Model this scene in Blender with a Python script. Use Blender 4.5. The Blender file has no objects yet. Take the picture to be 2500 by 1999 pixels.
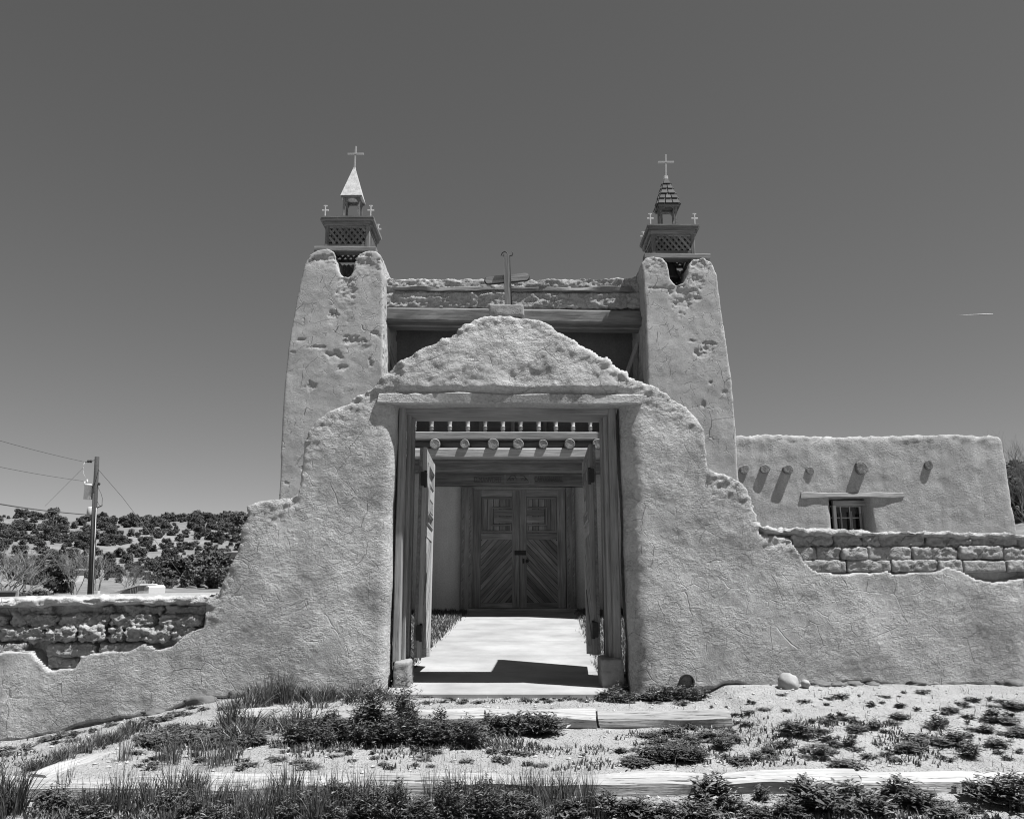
import bpy, bmesh, math, random
import numpy as np
from mathutils import Vector, Matrix

scene = bpy.context.scene
R = math.radians
# ---------------------------------------------------------------- camera
CZ = 0.98
FPX = 2000.0
PITCH = math.atan(0.2)
cam_d = bpy.data.cameras.new('camera')
cam = bpy.data.objects.new('camera', cam_d)
scene.collection.objects.link(cam)
cam.location = (0, 0, CZ)
cam.rotation_euler = (math.pi / 2 + PITCH, 0, 0)
cam_d.sensor_width = 36.0
cam_d.lens = 36.0 * FPX / 2500.0
cam_d.clip_start = 0.05
cam_d.clip_end = 60000
scene.camera = cam
# ---------------------------------------------------------------- world and sun (black and white photograph: neutral light)
SUN = Vector((0.44, -0.16, 1.0)).normalized()
world = bpy.data.worlds.new('World'); scene.world = world
world.use_nodes = True
wn = world.node_tree.nodes; wl = world.node_tree.links
wn.clear()
sky = wn.new('ShaderNodeTexSky'); sky.sky_type = 'NISHITA'; sky.sun_disc = False
sky.sun_elevation = math.asin(SUN.z); sky.sun_rotation = math.atan2(SUN.x, SUN.y)
sky.altitude = 2200; sky.air_density = 1.0; sky.dust_density = 0.35; sky.ozone_density = 1.0
sep = wn.new('ShaderNodeSeparateColor')
comb = wn.new('ShaderNodeCombineColor')
bg = wn.new('ShaderNodeBackground'); bg.inputs[1].default_value = 0.0605
wo = wn.new('ShaderNodeOutputWorld')
wl.new(sky.outputs[0], sep.inputs[0])
film = wn.new('ShaderNodeMath'); film.operation = 'POWER'; film.inputs[1].default_value = 0.8   # film response
wl.new(sep.outputs[0], film.inputs[0])
for i in range(3): wl.new(film.outputs[0], comb.inputs[i])   # the red plate of the sky: a red filtered black and white film
wl.new(comb.outputs[0], bg.inputs[0]); wl.new(bg.outputs[0], wo.inputs[0])
sun_d = bpy.data.lights.new('sun', 'SUN'); sun_d.energy = 5.0; sun_d.angle = R(0.53); sun_d.color = (1, 1, 1)
sun = bpy.data.objects.new('sun', sun_d); scene.collection.objects.link(sun)
sun.rotation_euler = (-SUN).to_track_quat('-Z', 'Y').to_euler(); sun.location = (20, -8, 45)
scene.view_settings.view_transform = 'Standard'; scene.view_settings.look = 'None'
scene.view_settings.exposure = 1.05; scene.view_settings.gamma = 1.0
scene.cycles.filter_width = 1.1; scene.cycles.max_bounces = 5; scene.cycles.diffuse_bounces = 3

# ---------------------------------------------------------------- helpers
COL = scene.collection
CP, SP = math.cos(PITCH), math.sin(PITCH)
def W(px, py, Y, k=0.0):
    """pixel of the photograph -> point on the wall plane y = Y + k z"""
    a = (px - 1250) / FPX; b = (999.5 - py) / FPX
    d = Vector((a, CP - SP * b, SP + CP * b))
    t = (Y + k * CZ) / (d.y - k * d.z)
    return Vector((d.x * t, d.y * t, CZ + d.z * t))
def S(pts, s=2500.0 / 2156.0): return [(x * s, y * s) for x, y in pts]
def crop(pts, ox, oy, s): return [(ox + x / s, oy + y / s) for x, y in pts]
def sst(a, b, x):
    t = np.clip((np.asarray(x, float) - a) / (b - a), 0, 1); return t * t * (3 - 2 * t)

_rs = np.random.RandomState(7)
_perm = np.tile(_rs.permutation(256), 3)
_g = _rs.normal(size=(256, 3)); _g /= np.linalg.norm(_g, axis=1)[:, None]
def perlin(p):
    p = np.asarray(p, float); i = np.floor(p).astype(int); f = p - i; i &= 255
    u = f * f * f * (f * (f * 6 - 15) + 10)
    out = 0
    for dx in (0, 1):
        for dy in (0, 1):
            for dz in (0, 1):
                h = _perm[_perm[_perm[i[:, 0] + dx] + i[:, 1] + dy] + i[:, 2] + dz]
                d = (_g[h] * (f - np.array((dx, dy, dz)))).sum(1)
                w = (u[:, 0] if dx else 1 - u[:, 0]) * (u[:, 1] if dy else 1 - u[:, 1]) * (u[:, 2] if dz else 1 - u[:, 2])
                out = out + w * d
    return out * 1.5
def fbm(p, scale, octv=4, gain=0.5, off=0.0):
    p = np.asarray(p, float) * scale + off; a = 1.0; s = 0
    for o in range(octv):
        s = s + a * perlin(p); p = p * 2.03 + 17.7; a *= gain
    return s
def ridged(p, scale, octv=3, off=0.0):
    p = np.asarray(p, float) * scale + off; a = 1.0; s = 0
    for o in range(octv):
        s = s + a * (0.5 - np.abs(perlin(p))); p = p * 2.1 + 9.1; a *= 0.5
    return s

WM = {}
def link(o, M, parent=None):
    COL.objects.link(o)
    if parent is not None:
        o.parent = parent; o.matrix_parent_inverse = WM[parent].inverted()
    o.matrix_basis = M; WM[o] = M
    return o
def tag(o, label=None, cat=None, group=None, kind=None):
    if label: o['label'] = label
    if cat: o['category'] = cat
    if group: o['group'] = group
    if kind: o['kind'] = kind
    return o
def thing(name, label, cat, loc, group=None):
    o = bpy.data.objects.new(name, None); o.empty_display_size = 0.2
    link(o, Matrix.Translation(loc)); return tag(o, label, cat, group)
def mesh_np(name, V, F, mat, smooth=False):
    me = bpy.data.meshes.new(name)
    V = np.asarray(V, np.float32); F = np.asarray(F, np.int32); m, k = F.shape
    me.vertices.add(len(V)); me.vertices.foreach_set('co', V.ravel())
    me.loops.add(m * k); me.loops.foreach_set('vertex_index', F.ravel())
    me.polygons.add(m); me.polygons.foreach_set('loop_start', np.arange(0, m * k, k, dtype=np.int32))
    me.polygons.foreach_set('loop_total', np.full(m, k, np.int32))
    me.polygons.foreach_set('use_smooth', np.full(m, smooth))
    me.update(calc_edges=True); me.validate()
    if mat: me.materials.append(mat)
    return me
def obj(name, me, parent=None, M=None):
    return link(bpy.data.objects.new(name, me), M or Matrix.Identity(4), parent)

# ---- boxes along local X with worn edges (grain follows local X)
_bc = {}
def beam_mesh(L, w, h, mat, n=1, wear=0.0, ch=None, seed=0):
    key = (round(L, 4), round(w, 4), round(h, 4), mat.name, n, wear, ch, seed)
    if key in _bc: return _bc[key]
    c = ch if ch is not None else min(w, h) * 0.12
    a, b = w / 2, h / 2
    cs = np.array([(-a + c, -b), (a - c, -b), (a, -b + c), (a, b - c), (a - c, b), (-a + c, b), (-a, b - c), (-a, -b + c)])
    V = []; F = []
    for i in range(n + 1):
        x = -L / 2 + L * i / n
        r = cs.copy()
        if wear:
            pts = np.c_[np.full(8, x * 2.2 + seed * 7.3), r * 9]
            r = r + np.c_[perlin(pts), perlin(pts + 40)] * wear
            if i in (0, n): r = r * 0.985
        xx = np.full(8, x)
        if wear and i in (0, n): xx = xx + perlin(np.c_[r * 25, np.full(8, seed + i)]) * wear * 1.5
        V += [(xx[j], r[j][0], r[j][1]) for j in range(8)]
    me = bpy.data.meshes.new('beam')
    for i in range(n):
        for j in range(8):
            k = (j + 1) % 8; F.append((i * 8 + j, i * 8 + k, i * 8 + 8 + k, i * 8 + 8 + j))
    F = [tuple(reversed(f)) for f in F]
    F.append(tuple(range(8))[::1]); F.append(tuple(range(n * 8, n * 8 + 8))[::-1])
    me.from_pydata(V, [], F); me.update()
    bm = bmesh.new(); bm.from_mesh(me); bmesh.ops.recalc_face_normals(bm, faces=bm.faces); bm.to_mesh(me); bm.free()
    me.materials.append(mat); _bc[key] = me
    return me
def axis_matrix(p0, p1, up):
    p0, p1 = Vector(p0), Vector(p1); x = (p1 - p0).normalized(); up = Vector(up)
    y = up.cross(x)
    if y.length < 1e-4: y = Vector((0, 1, 0)).cross(x)
    y.normalize(); z = x.cross(y)
    M = Matrix((x, y, z)).transposed().to_4x4(); M.translation = (p0 + p1) / 2
    return M
def beam(name, p0, p1, w, h, mat, parent, up=(0, 0, 1), n=1, wear=0.0, ch=None, seed=0):
    L = (Vector(p1) - Vector(p0)).length
    return obj(name, beam_mesh(L, w, h, mat, n, wear, ch, seed), parent, axis_matrix(p0, p1, up))
def prism_mesh(poly, d0, d1, mat, name='prism', plane='XZ', holes=None):
    """polygon extruded; plane XZ -> along Y, XY -> along Z"""
    bm = bmesh.new()
    def P(u, v, d): return (u, d, v) if plane == 'XZ' else (u, v, d)
    a = [bm.verts.new(P(u, v, d0)) for u, v in poly]; b = [bm.verts.new(P(u, v, d1)) for u, v in poly]
    bm.faces.new(a); bm.faces.new(b[::-1])
    n = len(poly)
    for i in range(n): bm.faces.new((a[i], b[i], b[(i + 1) % n], a[(i + 1) % n]))
    bm.normal_update()
    bmesh.ops.triangulate(bm, faces=[f for f in bm.faces if len(f.verts) > 4])
    bmesh.ops.recalc_face_normals(bm, faces=bm.faces)
    me = bpy.data.meshes.new(name); bm.to_mesh(me); bm.free()
    if mat: me.materials.append(mat)
    return me
def tube_arrays(pts, rad, k=6, closed=False):
    pts = [Vector(p) for p in pts]; n = len(pts)
    rad = rad if hasattr(rad, '__len__') else [rad] * n
    V = []; F = []; prev = None
    for i, p in enumerate(pts):
        t = (pts[(i + 1) % n if closed else min(i + 1, n - 1)] - pts[(i - 1) % n if closed else max(i - 1, 0)]).normalized()
        a = prev if prev is not None else (Vector((0, 0, 1)) if abs(t.z) < 0.9 else Vector((1, 0, 0)))
        a = (a - t * a.dot(t)).normalized(); prev = a; b = t.cross(a)
        for j in range(k):
            g = 2 * math.pi * j / k; V.append(p + (a * math.cos(g) + b * math.sin(g)) * rad[i])
    for i in range(n if closed else n - 1):
        for j in range(k):
            F.append((i * k + j, i * k + (j + 1) % k, ((i + 1) % n) * k + (j + 1) % k, ((i + 1) % n) * k + j))
    return V, F
def tube(name, pts, rad, mat, parent, k=6, closed=False):
    V, F = tube_arrays(pts, rad, k, closed); n = len(pts)
    if not closed: F += [tuple(range(k))[::-1], tuple(range((n - 1) * k, n * k))]
    me = bpy.data.meshes.new(name); me.from_pydata(V, [], F); me.update(); me.materials.append(mat)
    for p in me.polygons: p.use_smooth = len(p.vertices) == 4
    return obj(name, me, parent)
def lathe_mesh(prof, mat, k=12):
    V = []; F = []
    for r, z in prof:
        for j in range(k): g = 2 * math.pi * j / k; V.append((r * math.cos(g), r * math.sin(g), z))
    for i in range(len(prof) - 1):
        for j in range(k): F.append((i * k + j, i * k + (j + 1) % k, (i + 1) * k + (j + 1) % k, (i + 1) * k + j))
    F += [tuple(range(k))[::-1], tuple(range((len(prof) - 1) * k, len(prof) * k))]
    me = bpy.data.meshes.new('lathe'); me.from_pydata(V, [], F); me.update(); me.materials.append(mat)
    for p in me.polygons: p.use_smooth = len(p.vertices) == 4
    return me
def rock_mesh(r, mat, seed, sub=3, amp=0.25, flat=1.0, sc=1.6):
    bm = bmesh.new(); bmesh.ops.create_icosphere(bm, subdivisions=sub, radius=1.0)
    me = bpy.data.meshes.new('rock'); bm.to_mesh(me); bm.free()
    co = np.empty(len(me.vertices) * 3); me.vertices.foreach_get('co', co); co = co.reshape(-1, 3)
    d = 1 + amp * fbm(co, sc, 4, 0.5, seed * 3.1)
    co = co * d[:, None] * np.array(r) * np.array((1, 1, flat))
    me.vertices.foreach_set('co', co.ravel()); me.update(); me.materials.append(mat)
    me.polygons.foreach_set('use_smooth', np.ones(len(me.polygons), bool))
    return me
# ---- lumpy earthen masses: prisms fused by a voxel remesh, softened, then displaced
def adobe_mass(name, prisms, voxel, smooth, disp, mat, parent, shear=0.0, post=None):
    bm = bmesh.new()
    for me in prisms: bm.from_mesh(me)
    me = bpy.data.meshes.new('tmp'); bm.to_mesh(me); bm.free()
    o = bpy.data.objects.new('tmp', me); COL.objects.link(o)
    m = o.modifiers.new('r', 'REMESH'); m.mode = 'VOXEL'; m.voxel_size = voxel; m.adaptivity = 0
    m = o.modifiers.new('s', 'SMOOTH'); m.factor = 0.5; m.iterations = smooth
    dg = bpy.context.evaluated_depsgraph_get(); dg.update()
    out = bpy.data.meshes.new_from_object(o.evaluated_get(dg))
    bpy.data.objects.remove(o); bpy.data.meshes.remove(me)
    for p in prisms: bpy.data.meshes.remove(p)
    n = len(out.vertices)
    co = np.empty(n * 3, np.float32); out.vertices.foreach_get('co', co); co = co.reshape(-1, 3).astype(float)
    nr = np.empty(n * 3, np.float32); out.vertex_normals.foreach_get('vector', nr); nr = nr.reshape(-1, 3).astype(float)
    if shear: co[:, 1] += shear * co[:, 2]
    d = disp(co, nr)
    co = co + (nr * d[:, None] if d.ndim == 1 else d)
    if post is not None: co = post(co)
    out.vertices.foreach_set('co', co.astype(np.float32).ravel())
    out.polygons.foreach_set('use_smooth', np.ones(len(out.polygons), bool))
    out.materials.clear(); out.materials.append(mat); out.update(); out.name = name
    return obj(name, out, parent)

# ---------------------------------------------------------------- materials (all neutral greys)
ALB = 0.62      # all reflectances below are given relative to the film's white
class NT:
    def __init__(s, name):
        s.m = bpy.data.materials.new(name); s.m.use_nodes = True
        s.t = s.m.node_tree; s.b = s.t.nodes['Principled BSDF']
    def n(s, typ, ins=None, **kw):
        x = s.t.nodes.new('ShaderNode' + typ)
        for k, v in kw.items(): setattr(x, k, v)
        for k, v in (ins or {}).items():
            if isinstance(v, bpy.types.NodeSocket): s.t.links.new(v, x.inputs[k])
            else: x.inputs[k].default_value = v
        return x
    def l(s, a, b): s.t.links.new(a, b)
    def noise(s, vec, scale, detail=4, rough=0.55, dist=0.0):
        return s.n('TexNoise', {'Vector': vec, 'Scale': scale, 'Detail': detail, 'Roughness': rough, 'Distortion': dist}).outputs['Fac']
    def math(s, op, a, b=0.0, clamp=False):
        x = s.n('Math', {0: a, 1: b}, operation=op); x.use_clamp = clamp; return x.outputs[0]
    def ramp(s, v, a, b, lo=0.0, hi=1.0):
        x = s.n('MapRange', {'Value': v, 1: a, 2: b, 3: lo, 4: hi}); x.clamp = True; return x.outputs[0]
    def grey(s, v):
        c = s.n('CombineColor', {0: v, 1: v, 2: v}); return c.outputs[0]
    def bump(s, h, dist, strength=1.0, prev=None):
        ins = {'Height': h, 'Distance': dist, 'Strength': strength}
        if prev is not None: ins['Normal'] = prev
        return s.n('Bump', ins).outputs[0]
    def obj_co(s): return s.n('TexCoord').outputs['Object']
    def out(s, val, rough=0.9, normal=None, spec=0.2):
        s.l(s.grey(s.math('MULTIPLY', val, ALB)), s.b.inputs['Base Color']); s.b.inputs['Roughness'].default_value = rough
        s.b.inputs['Specular IOR Level'].default_value = spec
        if normal is not None: s.l(normal, s.b.inputs['Normal'])
        return s.m

def adobe_mat(name, base, blotch=0.12, crack=0.0, crack_scale=2.0, grain=0.006, chips=0.006, warp=0.10, streak=0.08):
    t = NT(name); co = t.obj_co()
    big = t.noise(co, 0.9, 3, 0.6); med = t.noise(co, 5.0, 3, 0.6); fine = t.noise(co, 45, 3, 0.65)
    v = t.math('ADD', base * (1 - blotch), t.math('MULTIPLY', big, base * blotch * 2))
    v = t.math('MULTIPLY', v, t.ramp(med, 0.25, 0.75, 0.93, 1.07))
    sm = t.n('Mapping', {'Vector': co, 'Scale': (5.5, 5.5, .55)}).outputs[0]
    v = t.math('MULTIPLY', v, t.ramp(t.noise(sm, 1.0, 3, .6), 0.3, 0.7, 1 - streak, 1 + streak))
    v = t.math('MULTIPLY', v, t.ramp(fine, 0.25, 0.75, 0.80, 1.20))
    # broken-edged chips, slanted like straw, strong in some places and trowelled smooth in others
    mp = t.n('Mapping', {'Vector': co, 'Rotation': (0, R(32), 0), 'Scale': (23, 23, 40)}).outputs[0]
    area = t.ramp(t.noise(co, 2.3, 4, 0.7), 0.40, 0.66, 0.06, 1.15)
    ch = t.math('MULTIPLY', t.ramp(t.noise(mp, 1.0, 3, 0.75, 0.5), 0.34, 0.66), area)
    n = t.bump(ch, chips)
    n = t.bump(t.math('MULTIPLY', t.noise(co, 80, 3, 0.75), t.math('ADD', area, 0.35)), grain, 1.0, n)
    if crack:
        wv = t.n('TexNoise', {'Vector': co, 'Scale': 3.5, 'Detail': 2}).outputs['Color']
        wc = t.n('VectorMath', {0: co, 1: t.n('VectorMath', {0: wv, 'Scale': warp}, operation='SCALE').outputs[0]}, operation='ADD').outputs[0]
        for sc, w, amt in ((crack_scale, 0.007, 1.0), (crack_scale * 2.3, 0.007, 0.6)):
            vo = t.n('TexVoronoi', {'Vector': wc, 'Scale': sc}, feature='DISTANCE_TO_EDGE').outputs['Distance']
            mk = t.ramp(t.noise(co, 0.9 * sc, 2), 0.53, 0.6)
            g = t.math('MULTIPLY', t.math('SUBTRACT', 1.0, t.ramp(vo, 0.0, w * sc * 0.6)), mk)
            n = t.bump(t.math('SUBTRACT', 1.0, g), crack * amt, 1.0, n)
            v = t.math('MULTIPLY', v, t.math('SUBTRACT', 1.0, t.math('MULTIPLY', g, 0.22 * amt)))
    return t.out(v, 0.95, n, 0.1)
def wood_mat(name, lo, hi, bump=0.004, along=1.6, across=22, dark=0.35, rough=0.8, spec=0.25):
    t = NT(name); co = t.obj_co()
    rnd = t.n('ObjectInfo').outputs['Random']
    off = t.n('CombineXYZ', {0: t.math('MULTIPLY', rnd, 37.0), 1: t.math('MULTIPLY', rnd, 91.0), 2: t.math('MULTIPLY', rnd, 53.0)}).outputs[0]
    c2 = t.n('VectorMath', {0: co, 1: off}, operation='ADD').outputs[0]
    m1 = t.n('Mapping', {'Vector': c2, 'Scale': (along, across, across)}).outputs[0]
    m2 = t.n('Mapping', {'Vector': c2, 'Scale': (along * 2, across * 4, across * 4)}).outputs[0]
    a = t.noise(m1, 1.0, 5, 0.6, 0.6); b = t.noise(m2, 1.0, 3, 0.6, 0.2); g = t.noise(c2, 1.6, 4, 0.6)
    v = t.ramp(a, 0.3, 0.7, lo, hi)
    v = t.math('MULTIPLY', v, t.ramp(b, 0.3, 0.7, 0.8, 1.15))
    v = t.math('MULTIPLY', v, t.ramp(g, 0.3, 0.7, 0.8, 1.15))
    v = t.math('MULTIPLY', v, t.ramp(rnd, 0, 1, 0.72, 1.22))
    crk = t.ramp(b, 0.30, 0.36, 1 - dark, 1.0)
    v = t.math('MULTIPLY', v, crk)
    n = t.bump(a, bump); n = t.bump(b, bump * 0.6, 1.0, n); n = t.bump(crk, bump * 0.8, 1.0, n)
    return t.out(v, rough, n, spec)
def plain_mat(name, v, rough=0.7, spec=0.3, metal=0.0, var=0.12, sc=12, bump=0.0015, objvar=0.0):
    t = NT(name); co = t.obj_co(); f = t.noise(co, sc, 5, 0.6)
    val = t.ramp(f, 0.25, 0.75, v * (1 - var), v * (1 + var))
    if objvar: val = t.math('MULTIPLY', val, t.ramp(t.n('ObjectInfo').outputs['Random'], 0, 1, 1 - objvar, 1 + objvar))
    m = t.out(val, rough, t.bump(t.noise(co, sc * 4, 4), bump), spec); t.b.inputs['Metallic'].default_value = metal
    return m
def leaf_mat(name, v, spec=0.35, rough=0.45, objvar=0.25):
    t = NT(name)
    rnd = t.n('ObjectInfo').outputs['Random']
    isl = t.n('NewGeometry').outputs['Random Per Island']
    val = t.math('MULTIPLY', t.ramp(isl, 0, 1, v * 0.55, v * 1.5), t.ramp(rnd, 0, 1, 1 - objvar, 1 + objvar))
    return t.out(val, rough, None, spec)

M_gate = adobe_mat('adobe_gateway_plaster', 0.55, 0.20, crack=0.0045, crack_scale=3.6, grain=0.0095, chips=0.0105, streak=.10)
M_tower = adobe_mat('adobe_church_plaster', 0.48, 0.10, crack=0.014, crack_scale=2.6, grain=0.0028, chips=0.0020, warp=0.12)
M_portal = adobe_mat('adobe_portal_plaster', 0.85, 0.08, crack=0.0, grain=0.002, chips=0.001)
M_annex = adobe_mat('adobe_annex_plaster', 0.46, 0.22, crack=0.004, crack_scale=3.0, grain=0.006, chips=0.008, streak=.16)
M_loft = adobe_mat('shade_toned_loft_plaster', 0.20, 0.1, grain=0.002, chips=0.001)  # upper wall darkened in colour so its shaded recess looks dark
M_brick = adobe_mat('adobe_brick_earth', 0.46, 0.22, crack=0.006, crack_scale=7, grain=0.009, chips=0.009)
M_wood = wood_mat('weathered_wood', 0.22, 0.46)
M_woodl = wood_mat('bleached_sunlit_wood', 0.34, 0.52)  # bleached wood; on the left gate leaf its paleness stands for sunlight
M_woodg = wood_mat('grey_belfry_wood', 0.13, 0.30)
M_woodd = wood_mat('dark_door_wood', 0.20, 0.46, bump=0.003)
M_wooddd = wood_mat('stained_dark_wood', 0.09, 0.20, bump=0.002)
M_timber = wood_mat('landscape_timber', 0.38, 0.60, bump=0.010, across=26, dark=0.5)
M_hewn = adobe_mat('hewn_beam_wood', 0.50, 0.12, grain=0.004, chips=0.012)
M_pole = wood_mat('creosoted_pole_wood', 0.03, 0.06)
M_log = wood_mat('viga_wood', 0.14, 0.36, bump=0.012, across=14, along=14, dark=.5)
M_conc = plain_mat('pale_concrete', 0.41, 0.9, 0.1, var=0.30, sc=1.6, bump=0.003)
M_block = plain_mat('rough_concrete_block', 0.34, 0.95, 0.1, var=0.15, sc=18, bump=0.004)
M_iron = plain_mat('rusty_iron', 0.035, 0.7, 0.3, var=0.4, sc=40)
M_whitemetal = plain_mat('white_painted_metal', 0.62, 0.5, 0.4, var=0.32, sc=14, bump=.004)
M_paint = plain_mat('white_paint', 0.68, 0.6, 0.3, var=0.1, sc=20)
M_shingle = wood_mat('dark_wood_shingle', 0.07, 0.13)
M_glass = plain_mat('dark_window_glass', 0.012, 0.08, 0.5, var=0.1)
M_cloth = plain_mat('aged_bell_bronze', 0.03, 0.5, 0.5, metal=0.4)
M_galv = plain_mat('galvanised_metal', 0.42, 0.45, 0.4, var=0.08)
M_wire = plain_mat('cable_grey', 0.10, 0.6, 0.3)
M_stone = plain_mat('river_stone', 0.42, 0.85, 0.2, var=0.25, sc=8, bump=0.003)
M_footing = plain_mat('dark_footing_stone', 0.17, 0.9, 0.2, var=0.3, sc=8, bump=0.004)
M_pebble = plain_mat('pebble_stone', 0.50, 0.9, 0.2, var=0.3, sc=9)
M_jun = leaf_mat('juniper_foliage', 0.12, 0.1, 0.8)
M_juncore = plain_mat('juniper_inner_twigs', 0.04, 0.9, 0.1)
M_bark = plain_mat('pale_bark', 0.30, 0.9, 0.1, var=0.3)
M_twig = plain_mat('grey_twig', 0.19, 0.9, 0.1, var=0.3)
M_leaf = leaf_mat('weed_leaf', 0.13)
M_leafd = leaf_mat('dark_leaf', 0.10)
M_grass = leaf_mat('green_grass_blade', 0.10)
M_dry = leaf_mat('dry_grass_blade', 0.30)
M_flower = plain_mat('pale_flower', 0.55, 0.8, 0.1)
def soil_mat():
    t = NT('dry_packed_soil'); co = t.obj_co()
    big = t.noise(co, 0.8, 5, 0.6); med = t.noise(co, 7, 6, 0.65); fine = t.noise(co, 60, 5, 0.7)
    vo = t.n('TexVoronoi', {'Vector': co, 'Scale': 55.0}).outputs
    peb = t.math('SUBTRACT', 1.0, t.ramp(vo['Distance'], 0.18, 0.42))
    v = t.ramp(big, 0.3, 0.7, 0.40, 0.48)
    v = t.math('MULTIPLY', v, t.ramp(med, 0.3, 0.7, 0.84, 1.1)); v = t.math('MULTIPLY', v, t.ramp(fine, 0.3, 0.7, 0.82, 1.15))
    v = t.math('MULTIPLY', v, t.ramp(peb, 0, 1, 0.96, 1.12))
    n = t.bump(fine, 0.010); n = t.bump(med, 0.03, 1.0, n); n = t.bump(peb, 0.006, 1.0, n)
    return t.out(v, 0.95, n, 0.1)
M_soil = soil_mat()
def hill_mat():
    t = NT('dry_hill_ground'); co = t.obj_co()
    a = t.noise(co, 0.02, 5, 0.6); b = t.noise(co, 0.25, 6, 0.7); c = t.noise(co, 1.5, 4, 0.7)
    v = t.ramp(a, 0.35, 0.65, 0.19, 0.32); v = t.math('MULTIPLY', v, t.ramp(b, 0.35, 0.65, 0.7, 1.15)); v = t.math('MULTIPLY', v, t.ramp(c, 0.3, 0.7, 0.8, 1.1))
    return t.out(v, 0.95, t.bump(b, 0.6), 0.05)
M_hill = hill_mat()

# ---------------------------------------------------------------- terrain
WX = [-9, -6, -4.5, -3.7, -3.0, -2.3, -1.9, 1.5, 3.0, 9]
WZ = [-.9, -.58, -.42, -.30, -.16, -.03, 0.0, 0.02, 0.09, 0.12]
def T(x, y, detail=True):
    x = np.asarray(x, float); y = np.asarray(y, float)
    front = -.175 - 0.09 * (4.8 - np.clip(y, 0, 4.8))
    t2 = -.14 + 0.03 * (y - 5.0)
    t1 = -.03 + 0.02 * (y - 6.3)
    st1 = sst(6.27, 6.36, y) * sst(-2.02, -1.9, x) * (1 - sst(1.55, 1.75, x))
    ramp = np.interp(y, [4.7, 5.0, 7.2], [-.16, -.14, .085])
    mid = t2 + (t1 - t2) * st1
    zw = np.interp(x, WX, WZ)
    near = sst(5.9, 7.05, y) * (1 - sst(-2.1, -1.9, x))
    mid = mid + (zw - mid) * near
    r = sst(1.52, 1.8, x); mid = mid * (1 - r) + ramp * r
    left = np.interp(y, [4.4, 7.1], [0, 1]); zl = -.36 - 0.05 * np.clip(-2.8 - x, 0, 4); zl = zl + (zw - zl) * left
    m = sst(-2.88, -2.72, x); mid = mid * m + zl * (1 - m)
    s0 = sst(4.78, 4.88, y); z = front + (mid - front) * s0
    yard = 0.045 * (np.clip(y, 7.2, 24) - 7.2) + np.interp(x, [-9, -4, -2, 9], [-.5, -.1, 0, .1])
    z = z + (yard - z) * sst(7.2, 7.5, y)
    z = z - 0.07 * sst(7.02, 7.08, y) * (1 - sst(14.5, 14.7, y)) * (1 - sst(.80, .93, np.abs(x - (-.125 + .0405 * (y - 7)))))
    d = np.hypot(x, y); z = z + (-1.6 - z) * sst(14, 45, np.clip(-x, 0, None) + np.clip(y - 30, 0, None))
    if detail:
        p = np.c_[x.ravel(), y.ravel(), np.zeros(x.size)]
        z = z + (0.012 * fbm(p, 1.7, 4) + 0.005 * fbm(p, 9, 3)).reshape(x.shape)
    return z
def G(px, py):
    a = (px - 1250) / FPX; b = (999.5 - py) / FPX
    d = np.array((a, CP - SP * b, SP + CP * b))
    ts = np.linspace(3.5, 16, 1600); P = np.array((0, 0, CZ)) + ts[:, None] * d
    h = P[:, 2] - T(P[:, 0], P[:, 1], False)
    i = np.argmax(h < 0) if (h < 0).any() else len(ts) - 1
    p = P[i]; return Vector((p[0], p[1], float(T(p[0:1], p[1:2])[0])))
def axis(parts):
    out = []
    for a, b, n in parts: out += list(np.linspace(a, b, n, endpoint=False))
    return np.array(out + [parts[-1][1]])
gx = axis([(-4000, -300, 8), (-300, -30, 18), (-30, -6, 40), (-6, 6, 400), (6, 30, 40), (30, 300, 18), (300, 4000, 8)])
gy = axis([(-800, -20, 10), (-20, 3, 20), (3, 7.6, 200), (7.6, 16, 100), (16, 60, 30), (60, 500, 20), (500, 6000, 10)])
X, Y = np.meshgrid(gx, gy); Z = T(X, Y)
nx, ny = len(gx), len(gy)
ii = (np.arange(ny - 1)[:, None] * nx + np.arange(nx - 1)[None, :]).ravel()
GF = np.c_[ii, ii + 1, ii + nx + 1, ii + nx]
ground = obj('ground', mesh_np('ground', np.c_[X.ravel(), Y.ravel(), Z.ravel()], GF, M_soil, True))
tag(ground, 'dry pale bare soil in front of the wall and in the yard', 'ground', kind='structure')

# hill behind, a bowl round the valley
def HZ(az, D):
    az = np.asarray(az, float); D = np.asarray(D, float)
    top = np.interp(az, [-70, -33, -26, -20, 0, 20, 31, 40, 70], [20, 20.5, 21.5, 23.5, 22, 24, 34, 40, 36])
    start = np.interp(az, [-70, -33, -20, 0, 25, 33, 70], [105, 108, 118, 110, 90, 75, 80])
    t = np.clip((D - start) / (340 - start), 0, 1.6)
    z = -1.7 + 0.02 * np.clip(D - 60, 0, 60) + top * np.where(t < 1, t ** 1.05 * (1.12 - .12 * t), 1 - 0.25 * (t - 1))
    a = np.radians(az); p = np.c_[(np.sin(a) * D).ravel(), (np.cos(a) * D).ravel(), np.zeros(D.size)]
    return z + ((1.6 * fbm(p, 0.018, 4)) * np.clip((D.ravel() - 90) / 80, 0, 1)).reshape(D.shape) + 0.25 * fbm(p, 0.09, 3).reshape(D.shape)
haz = np.linspace(-70, 70, 281); hD = axis([(58, 130, 60), (130, 360, 80), (360, 900, 20)])
A, Dm = np.meshgrid(haz, hD); HH = HZ(A, Dm); HH[0] -= 6
nx, ny = len(haz), len(hD)
ii = (np.arange(ny - 1)[:, None] * nx + np.arange(nx - 1)[None, :]).ravel()
hill = obj('hillside', mesh_np('hillside', np.c_[(np.sin(np.radians(A)) * Dm).ravel(), (np.cos(np.radians(A)) * Dm).ravel(), HH.ravel()], np.c_[ii, ii + 1, ii + nx + 1, ii + nx], M_hill, True))
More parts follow.
